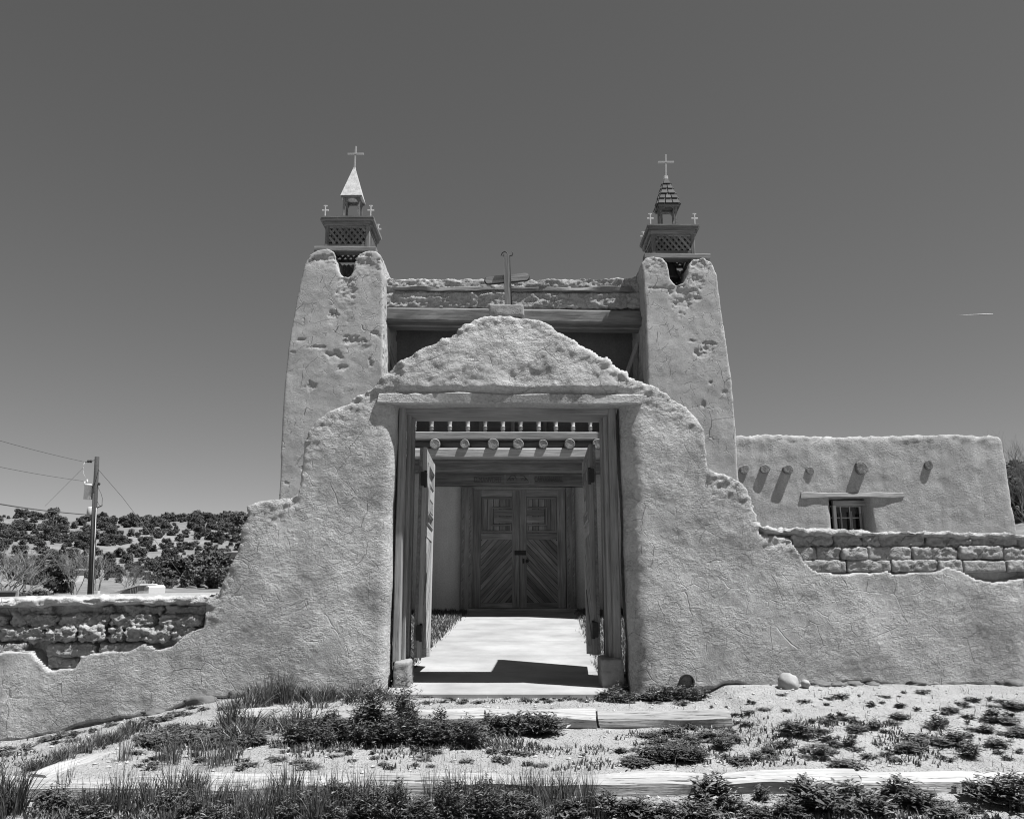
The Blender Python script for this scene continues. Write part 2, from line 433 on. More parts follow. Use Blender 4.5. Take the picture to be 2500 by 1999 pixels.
tag(hill, 'pale dry hillside rising beyond the wall', 'hill', kind='structure')

# concrete path of slabs from the gate to the church door
path = obj('path', prism_mesh([(-1.04, 6.99), (.79, 6.99), (1.10, 14.6), (-.75, 14.6)], -.12, -.02, M_soil, 'path', 'XY'))
me = path.data
for v in me.vertices: v.co.z += 0.045 * (max(v.co.y, 7.2) - 7.2)
tag(path, 'pale concrete path from the gate to the church door', 'path', kind='structure')
pe = [(-1.05, .80), (-1.005, .845), (-.96, .89), (-.91, .94), (-.86, .99), (-.81, 1.05), (-.76, 1.11)]
py_ = [7.0, 8.1, 9.2, 10.4, 11.7, 13.1, 14.56]
for i in range(6):
    a, b = pe[i], pe[i + 1]; y0, y1 = py_[i] + .014, py_[i + 1] - .014
    bm = bmesh.new()
    def zz(y): return 0.045 * (max(y, 7.2) - 7.2) + .02
    top = [bm.verts.new((x, y, zz(y))) for x, y in ((a[0], y0), (a[1], y0), (b[1], y1), (b[0], y1))]
    bot = [bm.verts.new((v.co.x, v.co.y, v.co.z - .07)) for v in top]
    bm.faces.new(top); bm.faces.new(bot[::-1])
    for j in range(4): bm.faces.new((top[j], bot[j], bot[(j + 1) % 4], top[(j + 1) % 4]))
    bmesh.ops.recalc_face_normals(bm, faces=bm.faces)
    bmesh.ops.bevel(bm, geom=bm.edges[:], offset=.008, segments=1, affect='EDGES')
    me = bpy.data.meshes.new('slab'); bm.to_mesh(me); bm.free(); me.materials.append(M_conc)
    obj('slab', me, path)

# ================================================================ courtyard wall with gateway
YW = 7.12; KW = 0.02
wall = thing('courtyard_wall', 'eroded adobe churchyard wall with an arched gateway and open wooden gates', 'wall', (0, 7.4, 0))
def ww(pts): return [(p.x, p.z) for p in (W(x, y, YW, KW) for x, y in pts)]
topL = S([(-520, 1268), (-200, 1264), (0, 1262), (120, 1258), (300, 1256), (440, 1254), (462, 1240), (480, 1202), (497, 1168), (508, 1140), (507, 1120), (516, 1098), (524, 1084), (518, 1066), (540, 1056), (572, 1050), (604, 1045), (628, 1038), (634, 985), (641, 940), (652, 908), (664, 890), (692, 868), (732, 846), (772, 824), (790, 815)])
arch = S([(800, 797), (832, 772), (872, 745), (925, 722), (960, 702), (972, 684), (1003, 671), (1040, 666), (1090, 667), (1135, 672), (1162, 686), (1172, 700), (1203, 714), (1234, 737), (1266, 757), (1292, 772), (1316, 786), (1348, 802)])
topR = S([(1378, 812), (1412, 836), (1442, 857), (1466, 881), (1481, 906), (1487, 950), (1491, 990), (1520, 1000), (1553, 1006), (1578, 1030), (1592, 1066), (1600, 1100), (1612, 1110), (1700, 1114), (1850, 1117), (2000, 1118), (2156, 1122), (2400, 1126), (2700, 1130)])
tl, ta, tr = ww(topL), ww(arch), ww(topR)
sil = tl + ta + tr
hl, hr = W(958, 1300, YW, KW).x, W(1526, 1300, YW, KW).x
hz = W(1250, 984, YW, KW).z
BOT = -1.1
poly = [(sil[0][0], BOT)] + sil + [(sil[-1][0], BOT), (hr + .03, BOT), (hr, hz), (hl, hz), (hl - .03, BOT)]
SX = np.array([p[0] for p in sil]); SZ = np.array([p[1] for p in sil])
SX = np.maximum.accumulate(SX + np.arange(len(SX)) * 1e-5)
LT = W(1250, 958, YW, KW).z        # lintel top
edgeR = [(1862, 1302), (1905, 1309), (1930, 1316), (1942, 1335), (1964, 1369), (1984, 1390), (2000, 1396), (2065, 1400), (2110, 1396), (2145, 1397), (2167, 1391), (2183, 1400), (2289, 1394), (2313, 1381), (2350, 1394), (2382, 1412), (2427, 1421), (2459, 1417), (2500, 1412), (2600, 1400), (2800, 1395), (3200, 1400)]
edgeL = [(-620, 1600), (-200, 1585), (0, 1591), (31, 1588), (72, 1591), (92, 1613), (104, 1626), (125, 1638), (145, 1632), (178, 1630), (187, 1618), (193, 1599), (229, 1594), (289, 1587), (313, 1588), (350, 1571), (386, 1586), (420, 1577), (441, 1560), (458, 1546), (494, 1529), (500, 1490)]
eR, eL = np.array(ww(edgeR)), np.array(ww(edgeL))
def wall_disp(co, nr):
    x, y, z = co.T
    top = np.interp(x, SX, SZ); below = top - z
    front = sst(0.15, 0.5, -nr[:, 1])
    d = 0.022 * fbm(co, 1.1, 2, 0.5, 3.0) + 0.0062 * fbm(co, 4.2, 3, 0.5, 8.0)
    rough = np.clip(0.10 + 1.0 * (1 - sst(0.05, 0.42, below)) * sst(hl - 2.2, hl - 1.4, x) * (1 - sst(hr + 1.6, hr + 2.0, x)), 0, 1)
    rough = np.maximum(rough, sst(LT, LT + .05, z) * (np.abs(x) < 2.2) * 0.75)
    low = (1 - sst(.10, .2, below)) * np.maximum(sst(eR[0, 0] - .2, eR[0, 0], x), 1 - sst(eL[-1, 0], eL[-1, 0] + .2, x))
    d = d + low * (.022 * fbm(co * np.array((1, 1, 2)), 7, 4, .6, 6.0) - .006)
    ed = (1 - sst(0.0, 0.13, below)) * sst(-.4, .3, fbm(co, 1.7, 2, .5, 7.7))
    pp = co * np.array((1, 1, 1.5))
    d = d + rough * (0.005 * fbm(pp, 6, 3, .55, 2.0) + 0.005 * fbm(pp, 26, 3, .7, 2.5)) + ed * (0.022 * fbm(pp, 5, 2, .6, 12.0) + 0.022 * fbm(pp, 13, 3, .6, 2.0) - .006) + 0.0025 * fbm(co, 17, 3, 0.6, 5.0) * (0.5 + rough)
    # the arch swells forward over the lintel
    bul = sst(LT - .012, LT + .045, z) * (1 - sst(0.0, 0.8, z - LT)) * (1 - sst(.80, 1.16, np.abs(x + 0.02)) * .75) * (1 - sst(1.16, 1.34, np.abs(x + .02)))
    d = d + front * bul * (0.046 + 0.022 * fbm(co, 3.5, 3, 0.5, 1.0))
    # plaster fallen off the low walls
    rag = 0.02 * fbm(co, 6, 3, 0.5, 11.0)
    zr = np.interp(x, eR[:, 0], eR[:, 1]); zl_ = np.interp(x, eL[:, 0], eL[:, 1])
    mr = (x > eR[0, 0] - .02) * sst(-.006, .006, z - zr + rag * .4) * (1 - sst(-.006, .010, z - top + .055 + rag))
    ml = (x < eL[-1, 0]) * sst(-.006, .006, z - zl_ + rag * .4) * (1 - sst(-.006, .010, z - top + .075 + rag))
    d = d - front * (mr * 0.085 + ml * 0.13)
    # undercut foot
    g = T(x, np.full_like(x, 6.95), False)
    uc = 1 - sst(.015, .035, z - g + .012 + .05 * np.clip(fbm(co * np.array((1, 0, 0)), 1.6, 4, 0.6, 4.0), -1, 1))
    d = d - front * uc * 0.05 * sst(1.15, 1.5, np.abs(x))
    D = nr * d[:, None]
    # rounded reveals either side of the gate
    for xe, sg, rad in ((hr, 1, 0.20), (hl, -1, 0.13)):
        e = np.clip((x - xe) * sg + .015, 0, rad)
        m = ((x - xe) * sg > -.03) * (z < hz + .02)
        push = (rad - np.sqrt(np.maximum(rad ** 2 - (rad - e) ** 2, 0))) * 0.95
        back = 1 - sst(0.02, 0.26, y - YW)
        D[:, 1] += push * m * back
    return D
adobe_mass('plaster', [prism_mesh(poly, YW, YW + .46, None)], 0.0155, 4, wall_disp, M_gate, wall, shear=KW)

# bricks laid bare where the plaster has fallen
def brick_mesh(w, h, dpt, seed, rough, rnd=None):
    n = (max(4, int(w / .014)), 6, max(4, int(h / .012)))
    bm = bmesh.new(); bmesh.ops.create_cube(bm, size=1.0)
    me = bpy.data.meshes.new('brick')
    # grid box
    V = {}; verts = []; F = []
    def vid(i, j, k):
        if (i, j, k) not in V: V[(i, j, k)] = len(verts); verts.append((i / n[0] - .5, j / n[1] - .5, k / n[2] - .5))
        return V[(i, j, k)]
    for a in range(n[0]):
        for c in range(n[2]):
            F.append((vid(a, 0, c), vid(a + 1, 0, c), vid(a + 1, 0, c + 1), vid(a, 0, c + 1)))
        for b in range(n[1]):
            F.append((vid(a, b, n[2]), vid(a + 1, b, n[2]), vid(a + 1, b + 1, n[2]), vid(a, b + 1, n[2])))
            F.append((vid(a, b, 0), vid(a, b + 1, 0), vid(a + 1, b + 1, 0), vid(a + 1, b, 0)))
    for b in range(n[1]):
        for c in range(n[2]):
            F.append((vid(0, b, c), vid(0, b, c + 1), vid(0, b + 1, c + 1), vid(0, b + 1, c)))
            F.append((vid(n[0], b, c), vid(n[0], b + 1, c), vid(n[0], b + 1, c + 1), vid(n[0], b, c + 1)))
    bm.free()
    co = np.array(verts) * np.array((w, dpt, h)); half = np.array((w, dpt, h)) / 2
    r = rnd or min(h, dpt) * (0.17 if rough < .6 else .26)
    q = np.clip(co, -(half - r), half - r); dd = co - q; L = np.linalg.norm(dd, axis=1)[:, None]
    co = np.where(L > 1e-6, q + dd / np.maximum(L, 1e-6) * np.minimum(L, r), co)
    nrm = dd / np.maximum(L, 1e-6)
    s = seed * 5.3
    d = rough * (0.014 * ridged(co, 11, 3, s) - .006 + 0.018 * fbm(co * np.array((.7, 1, 1.3)), 20, 4, 0.7, s + 2)) + 0.007 * fbm(co, 7, 3, 0.6, s)
    co = co + nrm * d[:, None] + np.c_[0.006 * fbm(co, 3, 2, .5, s + 9), np.zeros(len(co)), 0.008 * fbm(co, 2.5, 2, .5, s + 5)]
    me.from_pydata([tuple(v) for v in co], [], F); me.update(); me.materials.append(M_brick)
    me.polygons.foreach_set('use_smooth', np.ones(len(me.polygons), bool))
    return me
rng = random.Random(5)
c6 = lambda x, y: (1700 + x / 2.4625, 1020 + y / 2.4625)
courses = [(855, 926, [(650, 905), (915, 1175), (1185, 1455), (1465, 1600), (1610, 1865), (1875, 2130), (2140, 2390), (2400, 2660), (2670, 2930)], .25, .018),
           (775, 853, [(606, 724), (735, 872), (882, 1035), (1042, 1302), (1314, 1580), (1590, 1850), (1860, 2110), (2120, 2370), (2380, 2640), (2650, 2900)], .45, .028),
           (704, 773, [(395, 470), (478, 575), (584, 830), (838, 1008), (1016, 1104), (1112, 1385), (1396, 1670), (1682, 1950), (1960, 2210), (2220, 2480), (2490, 2750)], 1.0, .046)]
sd = 0
for y0, y1, xs, rg, back in courses:
    for x0, x1 in xs:
        a = W(*c6(x0, y1), YW, KW); b = W(*c6(x1, y0), YW, KW); sd += 1
        o = obj('brick', brick_mesh(b.x - a.x + .002, b.z - a.z + .006, .15, sd, rg + rng.uniform(-.1, .25)), wall,
                Matrix.Translation(((a.x + b.x) / 2, (a.y + b.y) / 2 + back + .065 + rng.uniform(-.008, .012), (a.z + b.z) / 2 + rng.uniform(-.004, .004))) @ Matrix.Rotation(rng.uniform(-.012, .012), 4, 'Y'))
c7 = lambda x, y: (x / 4.146, 1360 + y / 4.146)
rowsL = [(585, 705, [(-900, -420), (-400, 30), (60, 540), (560, 1055), (1080, 1530), (1590, 2030)], 1.5, .045),
         (712, 850, [(-1000, -560), (-540, -80), (-60, 415), (430, 745), (765, 1040), (1060, 1225), (1240, 1690), (1715, 1960)], 1.6, .035),
         (880, 1010, [(-700, -260), (-240, 240), (430, 945), (955, 1440)], .8, .05),
         (500, 580, [(120, 480), (980, 1090), (1240, 1600), (1640, 2050)], 1.4, .085),
         (1015, 1130, [(430, 780)], .8, .06)]
for y0, y1, xs, rg, back in rowsL:
    for x0, x1 in xs:
        a = W(*c7(x0, y1), YW, KW); b = W(*c7(x1, y0), YW, KW); sd += 1
        obj('brick', brick_mesh(b.x - a.x + .006, b.z - a.z + .012, .16, sd, rg), wall,
            Matrix.Translation(((a.x + b.x) / 2, (a.y + b.y) / 2 + back + .07 + rng.uniform(-.015, .02), (a.z + b.z) / 2)) @ Matrix.Rotation(rng.uniform(-.03, .03), 4, 'Y'))

# lintel, frame
def span(name, a, b, Y, h_px, depth, mat, parent, n=10, wear=.006, seed=1):
    """horizontal member whose front face shows from pixel a to pixel b (centre line), h_px high"""
    pa, pb = W(a[0], a[1], Y), W(b[0], b[1], Y)
    q0, q1 = W(a[0], a[1] - h_px / 2, Y), W(a[0], a[1] + h_px / 2, Y)
    h = q0.z - q1.z; o = Vector((0, depth / 2, 0))
    return beam(name, pa + o, pb + o, depth, h, mat, parent, n=n, wear=wear, seed=seed)
span('lintel', (920, 971), (1568, 974), 7.14, 26, .40, M_hewn, wall, 30, .018, 3)
jl0, jl1 = W(974, 992, 7.33), W(957, 1616, 7.33)
jr0, jr1 = W(1503, 992, 7.33), W(1519, 1612, 7.33)
JW = .066
for sgn, p0, p1 in ((1, jl0, jl1), (-1, jr0, jr1)):
    o = Vector((sgn * JW / 2, .05, 0)); beam('jamb', p0 + o, p1 + o, .10, JW, M_woodl, wall, up=(1, 0, 0), n=8, wear=.004, seed=2)
    o = Vector((sgn * .080, .16, 0)); beam('door_stop', p0 + o, p1 + o, .11, .032, M_wood, wall, up=(1, 0, 0), n=6, wear=.003, seed=4 + sgn)
    o = Vector((sgn * .086, .30, 0)); beam('door_stop', p0 + o, p1 + o, .14, .06, M_wood, wall, up=(1, 0, 0), n=6, wear=.003, seed=14 + sgn)
span('header', (976, 999), (1505, 1003), 7.345, 17, .42, M_wood, wall, 10, .006, 5)
# base blocks beneath the jambs
for pa, pb, sdx in (((960, 1614), (998, 1700), 1), ((1468, 1608), (1526, 1700), 2)):
    a, b = W(*pa, 7.28), W(*pb, 7.28); w, h = b.x - a.x, a.z - b.z
    me = brick_mesh(w, h, .36, 70 + sdx, .3, .025); me.materials.clear(); me.materials.append(M_block)
    obj('base_block', me, wall, Matrix.Translation((a.x + w / 2, 7.28 + .18, a.z - h / 2)))

# ---- plank doors: the key-pattern panelled leaf used for gate and church
def clip_rect(poly, x0, x1, y0, y1):
    def cut(ps, f, inter):
        out = []
        for i, p in enumerate(ps):
            q = ps[i - 1]
            if f(p):
                if not f(q): out.append(inter(q, p))
                out.append(p)
            elif f(q): out.append(inter(q, p))
        return out
    def ix(v): return lambda a, b: (v, a[1] + (b[1] - a[1]) * (v - a[0]) / (b[0] - a[0]))
    def iy(v): return lambda a, b: (a[0] + (b[0] - a[0]) * (v - a[1]) / (b[1] - a[1]), v)
    for f, it in ((lambda p: p[0] >= x0, ix(x0)), (lambda p: p[0] <= x1, ix(x1)), (lambda p: p[1] >= y0, iy(y0)), (lambda p: p[1] <= y1, iy(y1))):
        poly = cut(poly, f, it)
        if not poly: return []
    return poly
def door_leaf(name, M, w, h, mat, mat2, parent, mirror=False, th=.05, seed=0):
    """leaf in local X (outer stile at 0, meeting stile at w), Z up, face towards -Y"""
    r = random.Random(seed)
    fx = (lambda u: w - u) if mirror else (lambda u: u)
    leaf = obj(name, prism_mesh([(0.004, .004), (w - .004, .004), (w - .004, h - .004), (.004, h - .004)], -th * .15, th * .5, mat2, name), parent, M)
    def loc(p0, p1, ww_, hh, y, nm, m=mat, n=4, wear=.0015):
        P0 = M @ Vector((fx(p0[0]), y, p0[1])); P1 = M @ Vector((fx(p1[0]), y, p1[1]))
        beam(nm, P0, P1, ww_, hh, m, leaf, up=(M.to_3x3() @ Vector((0, 1, 0))), n=n, wear=wear, seed=r.randint(0, 5))
    so, si = .18 * w, .155 * w
    f = -th * .32
    loc((so / 2, 0), (so / 2, h), so, th * .62, f, 'stile'); loc((w - si / 2, 0), (w - si / 2, h), si, th * .62, f, 'stile')
    zt, zm0, zm1, zb = h * .94, h * .63, h * .575, h * .045
    loc((so, (h + zt) / 2), (w - si, (h + zt) / 2), h - zt, th * .58, f, 'rail')
    loc((so, (zm0 + zm1) / 2), (w - si, (zm0 + zm1) / 2), zm0 - zm1, th * .58, f, 'rail')
    loc((so, zb / 2), (w - si, zb / 2), zb, th * .58, f, 'rail')
    pw = w - so - si
    # upright boards of the key panel
    k = 5
    for i in range(k):
        u = so + pw * (i + .5) / k
        loc((u, zm0), (u, zt), pw / k - .010, .012, -th * .2 - r.uniform(0, .003), 'board', n=2)
    # key-shaped moulding
    ph = zt - zm0
    K = [(.96, .97), (.96, .70), (.34, .70), (.34, .22), (.96, .22), (.96, .04), (.04, .04), (.04, .97)]
    K = [(so + a * pw, zm0 + b * ph) for a, b in K]
    mw = .034 * (w / .8)
    for i in range(8):
        a, b = Vector((*K[i],)), Vector((*K[(i + 1) % 8],)); d = (b - a).normalized() * mw / 2
        loc(tuple(a - d), tuple(b + d), mw, th * .5, -th * .38 - .001 * i, 'moulding', n=2)
        loc(tuple(a), tuple(b), mw * .4, th * .5, -th * .55 - .0007 * i, 'moulding', n=2)
    for i in range(2):
        zc = zm0 + ph * (.36 + .2 * i); loc((so + pw * .42, zc), (w - si, zc), ph * .17, .02, -th * .5, 'board', n=2)
    # herringbone boards below
    bw = .072 * (w / .8); ang = math.radians(47) * (1 if not mirror else -1)
    ca, sa = math.cos(ang), math.sin(ang)
    x0, x1 = sorted((fx(so), fx(w - si)))
    cx, cz = (x0 + x1) / 2, (zb + zm1) / 2
    Ldiag = math.hypot(x1 - x0, zm1 - zb)
    nb = int(Ldiag / bw) + 2
    for i in range(-nb, nb + 1):
        o = i * bw; g = .005
        P = [(-Ldiag, o - bw / 2 + g), (Ldiag, o - bw / 2 + g), (Ldiag, o + bw / 2 - g), (-Ldiag, o + bw / 2 - g)]
        P = [(cx + u * ca - v * sa, cz + u * sa + v * ca) for u, v in P]
        P = clip_rect(P, x0, x1, zb, zm1)
        if len(P) < 3: continue
        mx, mz = sum(p[0] for p in P) / len(P), sum(p[1] for p in P) / len(P)
        Q = [((u - mx) * ca + (v - mz) * sa, -(u - mx) * sa + (v - mz) * ca) for u, v in P]
        if max(q[0] for q in Q) - min(q[0] for q in Q) < .03: continue
        me = prism_mesh(Q, -th * .2 - .016 - r.uniform(0, .006), -th * .1, mat if r.random() < .82 else mat2, 'board')
        obj('board', me, leaf, M @ Matrix.Translation((mx, 0, mz)) @ Matrix.Rotation(-ang, 4, 'Y'))
    return leaf
def leaf_matrix(origin, right, face, sag=0.0):
    x = Vector(right).normalized(); y = -Vector(face).normalized(); z = x.cross(y)
    M = Matrix((x, y, z)).transposed().to_4x4(); M.translation = Vector(origin)
    return M @ Matrix.Rotation(sag, 4, 'Y')
# gate leaves stand open into the yard, their free ends sagging
LH = 1.93
lo = W(1016, 1606, 7.60)
ML = leaf_matrix(lo, (.02, 1, 0), (1, 0, 0), R(4.5)); ML = ML
g1 = door_leaf('gate_leaf', ML, .86, LH, M_woodl, M_wood, wall, False, .055, 3)  # paler wood than the right leaf, painting in the sun on its face
ro = W(1468, 1598, 7.58)
MR = leaf_matrix(ro + Vector((-.02, .86, -.07)), (-.025, -1, 0), (-1, 0, 0), R(-4.5))
g2 = door_leaf('gate_leaf', MR, .86, LH, M_wood, M_woodg, wall, True, .055, 4)
for M_, leaf, xh in ((ML, g1, .0), (MR, g2, .86)):
    for zz_ in (.22, 1.62):
        c = M_ @ Vector((xh, -.02, zz_)); beam('hinge', c - Vector((0, .05, 0)), c + Vector((0, .06, 0)), .05, .13, M_iron, leaf, n=1, ch=.006)
        V0 = M_ @ Vector((xh, -.035, zz_ - .08)); V1 = M_ @ Vector((xh, -.035, zz_ + .08)); tube('hinge_pin', [V0, V1], .013, M_iron, leaf, 8)

# ---- cross on the gateway
cb = W(1236, 771, 7.22)
cross = thing('cross', 'weathered wooden cross edged with iron on a concrete block above the gateway', 'cross', cb)
a, b = W(1193, 742, 7.2), W(1279, 773, 7.2)
me = brick_mesh(b.x - a.x, a.z - b.z, .26, 90, .12, .014); me.materials.clear(); me.materials.append(M_block)
obj('base_block', me, cross, Matrix.Translation(((a.x + b.x) / 2, 7.2 + .13, (a.z + b.z) / 2)))
def rounded(p0, p1, w0, w1, cap0, cap1, n=8):
    """2D strip between two points with round caps"""
    p0, p1 = Vector(p0), Vector(p1); d = (p1 - p0).normalized(); nrm = Vector((-d.y, d.x)); out = []
    if cap1: out += [tuple(p1 + nrm * w1 * math.cos(t) + d * w1 * math.sin(t) * .8) for t in np.linspace(0, math.pi, n)]
    else: out += [tuple(p1 + nrm * w1), tuple(p1 - nrm * w1)]
    if cap0: out += [tuple(p0 - nrm * w0 * math.cos(t) - d * w0 * math.sin(t) * .8) for t in np.linspace(0, math.pi, n)]
    else: out += [tuple(p0 - nrm * w0), tuple(p0 + nrm * w0)]
    return out
YC = 7.32
def c2(px, py): p = W(px, py, YC); return (p.x, p.z)
pxm = c2(1, 0)[0] - c2(0, 0)[0]
def cross_piece(name, p0, p1, w0, w1, cap0, cap1, th, dy):
    P = rounded(c2(*p0), c2(*p1), w0 * pxm, w1 * pxm, cap0, cap1)
    o3 = Vector((c2(*p0)[0], YC + dy, c2(*p0)[1])); q3 = Vector((c2(*p1)[0], YC + dy, c2(*p1)[1]))
    M = axis_matrix(o3, q3, (0, 1, 0)); Mi = M.inverted()
    L = [Mi @ Vector((u, YC + dy, v)) for u, v in P]
    obj(name, prism_mesh([(v.x, v.y) for v in L], -th / 2, th / 2, M_wood, name, 'XY'), cross, M)
    tube('iron_band', [(u, YC + dy, v) for u, v in P], .011, M_iron, cross, 6, closed=(cap0 and cap1))
cross_piece('upright', (1240, 748), (1236, 626), 7, 6, False, True, .06, 0)
cross_piece('crossarm', (1191, 683), (1284, 674), 7.5, 8, True, True, .045, .032)
cur = [(1223, 625), (1226, 618), (1232, 614), (1236, 616), (1239, 621), (1244, 624), (1250, 624), (1252, 619), (1250, 614)]
tube('iron_scroll', [Vector((c2(*p)[0], YC, c2(*p)[1])) for p in cur], [.003, .005, .006, .007, .008, .007, .006, .005, .003], M_iron, cross, 6)

# ================================================================ church
church = thing('church', 'large adobe mission church with two belfry towers and a carved double door', 'church', (0, 13.5, 0.3))
YT, KT = 12.6, 0.03
def tw(pts): return [(p.x, p.z) for p in (W(x, y, YT, KT) for x, y in pts)]
towerL = S([(584, 1300), (587, 1045), (590, 960), (595, 860), (603, 760), (612, 690), (622, 635), (632, 588), (640, 556), (650, 536), (668, 525), (690, 521), (704, 529), (709, 548), (712, 568), (720, 580), (737, 581), (744, 570), (747, 550), (754, 535), (771, 527), (790, 527), (802, 538), (806, 575), (807, 650), (806, 760), (805, 900), (806, 1300)])
towerR = S([(1364, 1300), (1366, 900), (1362, 760), (1358, 650), (1354, 585), (1350, 556), (1360, 543), (1376, 539), (1393, 542), (1404, 551), (1408, 568), (1412, 586), (1422, 598), (1439, 596), (1447, 578), (1450, 556), (1460, 544), (1482, 541), (1500, 551), (1511, 575), (1518, 635), (1530, 720), (1540, 800), (1548, 880), (1553, 960), (1557, 1010), (1566, 1300)])
patchL = [(845, 720, 32, 62), (815, 775, 14, 20), (868, 840, 36, 22), (816, 872, 30, 18), (836, 902, 16, 16), (757, 945, 18, 16), (915, 815, 22, 14), (735, 830, 18, 5), (772, 848, 26, 5), (700, 1180, 7, 6), (740, 1145, 6, 10), (715, 860, 14, 6), (895, 650, 40, 45), (790, 640, 60, 20), (905, 890, 8, 16)]
patchR = [(1660, 715, 50, 32), (1665, 745, 22, 26), (1663, 768, 12, 10), (1604, 650, 36, 28), (1730, 650, 60, 20), (1700, 690, 26, 22), (1727, 855, 24, 20), (1714, 868, 16, 12), (1734, 840, 26, 7), (1700, 862, 10, 10), (1610, 703, 32, 4), (1706, 730, 10, 7), (1690, 832, 16, 4), (1716, 990, 8, 14), (1770, 805, 8, 22), (1736, 935, 9, 6), (1788, 875, 5, 14), (1770, 960, 8, 8)]
def tower_disp(patches, cxo):
    P = [(W(x, y, YT, KT), rx * .0050, rz * .0056) for x, y, rx, rz in patches]
    def f(co, nr):
        x, y, z = co.T; front = sst(.2, .5, -nr[:, 1])
        d = .018 * fbm(co, .9, 2, .5, cxo) + .005 * fbm(co, 5, 2, .5, cxo + 3)
        m = np.zeros(len(x)); wob = .55 * fbm(co, 6, 2, .6, 2.0) + .5 * fbm(co * np.array((1, 1, 1.4)), 17, 3, .6, 6.0)
        for p, rx, rz in P:
            q = np.sqrt(((x - p.x) / rx) ** 2 + ((z - p.z) / rz) ** 2) + wob
            m = np.maximum(m, (1 - sst(.86, 1.04, q)) * (.25 + .75 * sst(-.7, .7, (z - p.z) / rz)))
        m *= front
        edge = (1 - sst(.35, .6, np.abs(nr[:, 1]))) * sst(.0, .25, fbm(co, 5, 3, .6, 9.0))   # chipped arrises
        topm = sst(6.15, 6.5, z + .12 * fbm(co, 4, 2))
        rough = np.clip(np.maximum(m, topm), 0, 1)
        d = d - .020 * m - edge * .014 + rough * (.014 * fbm(co * np.array((1, 1, 1.6)), 7, 3, .6, 1.0) + .010 * fbm(co, 24, 3, .65))
        return d
    return f
adobe_mass('tower', [prism_mesh(tw(towerL), YT, YT + 1.75, None)], .018, 6, tower_disp(patchL, 1.0), M_tower, church, shear=KT)
adobe_mass('tower', [prism_mesh(tw(towerR), YT, YT + 1.75, None)], .018, 6, tower_disp(patchR, 5.0), M_tower, church, shear=KT)
xL = tw(towerL)[-6][0] - .15; xR = tw(towerR)[3][0] + .15
ztop = W(1250, 686, 13.3).z; zbt = W(1250, 752, 13.3).z
def par_disp(co, nr):
    x, y, z = co.T
    return .02 * fbm(co, 1.3, 3) + .024 * fbm(co * np.array((1, 1, 2.2)), 7, 4, .65, 3.) - .05 * sst(-.3, .2, -np.abs(z - (ztop - .2)) * 14 + .3) * (nr[:, 1] < -.2) + .015 * fbm(co, 18, 3)
pz = [(xL, zbt - .02)] + [(xL + (xR - xL) * t, ztop + dz) for t, dz in ((0, .05), (.06, .02), (.3, .0), (.5, -.02), (.75, .02), (.94, .03), (1, .1))] + [(xR, zbt - .02)]
adobe_mass('parapet', [prism_mesh(pz, 13.24, 13.9, None)], .022, 3, par_disp, M_brick, church)
# weathered wall plate inside the parapet and the great beam beneath it
pl0, pl1 = W(965, 703, 13.2), W(1545, 706, 13.2)
beam('wall_plate', pl0 + Vector((0, .06, 0)), pl1 + Vector((0, .075, 0)), .12, .075, M_wood, church, n=60, wear=.036, seed=2)
def cspan(name, x0, x1, ya, yb, Y, depth, mat=M_wood, n=14, wear=.008, seed=1, tilt=0):
    z0, z1 = W(1250, yb, Y).z, W(1250, ya, Y).z; c = (z0 + z1) / 2
    return beam(name, (x0, Y + depth / 2, c + tilt), (x1, Y + depth / 2, c - tilt), depth, z1 - z0, mat, church, n=n, wear=wear, seed=seed)
bL, bR = xL + .02, xR - .02
cspan('great_beam', bL, bR, 753, 787, 13.2, .3, M_woodg, 18, .014, 3, .03)
cspan('inner_beam', bL, bR, 789, 800, 13.42, .25, M_wood, 12, .006, 4, .03)
# recessed wall and roof
zr = W(1250, 752, 13.3).z
obj('portal_wall', prism_mesh([(-2.6, -.6), (2.7, -.6), (2.7, zr + .5), (-2.6, zr + .5)], 14.71, 15.2, M_portal), church)
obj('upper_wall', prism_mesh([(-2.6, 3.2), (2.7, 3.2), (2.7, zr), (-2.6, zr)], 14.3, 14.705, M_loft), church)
obj('loft_ceiling', prism_mesh([(-2.5, zr - .02), (2.6, zr - .02), (2.6, zr + .14), (-2.5, zr + .14)], 13.5, 15.2, M_wood), church)
obj('nave', prism_mesh([(-3.6, -.6), (3.6, -.6), (3.5, 5.3), (-3.5, 5.3)], 15.2, 32, M_tower), church)
for p0, p1, s in (((949, 848), (966, 912), 1), ((1553, 845), (1533, 905), 2)):
    a, b = W(*p0, 13.6), W(*p1, 13.6); a, b = a + (a - b) * .1, b + (b - a) * 2.0
    beam('brace', a, b, .07, .10, M_wood, church, up=(0, 1, 0), n=4, wear=.003, seed=s)
# dark doorway onto the balcony
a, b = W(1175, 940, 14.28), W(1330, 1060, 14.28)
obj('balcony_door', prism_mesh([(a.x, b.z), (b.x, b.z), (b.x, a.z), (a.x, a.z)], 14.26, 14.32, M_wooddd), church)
for x in (a.x, b.x, (a.x + b.x) / 2): beam('door_post', (x, 14.24, b.z), (x, 14.24, a.z), .07, .08, M_wood, church, up=(0, 1, 0))
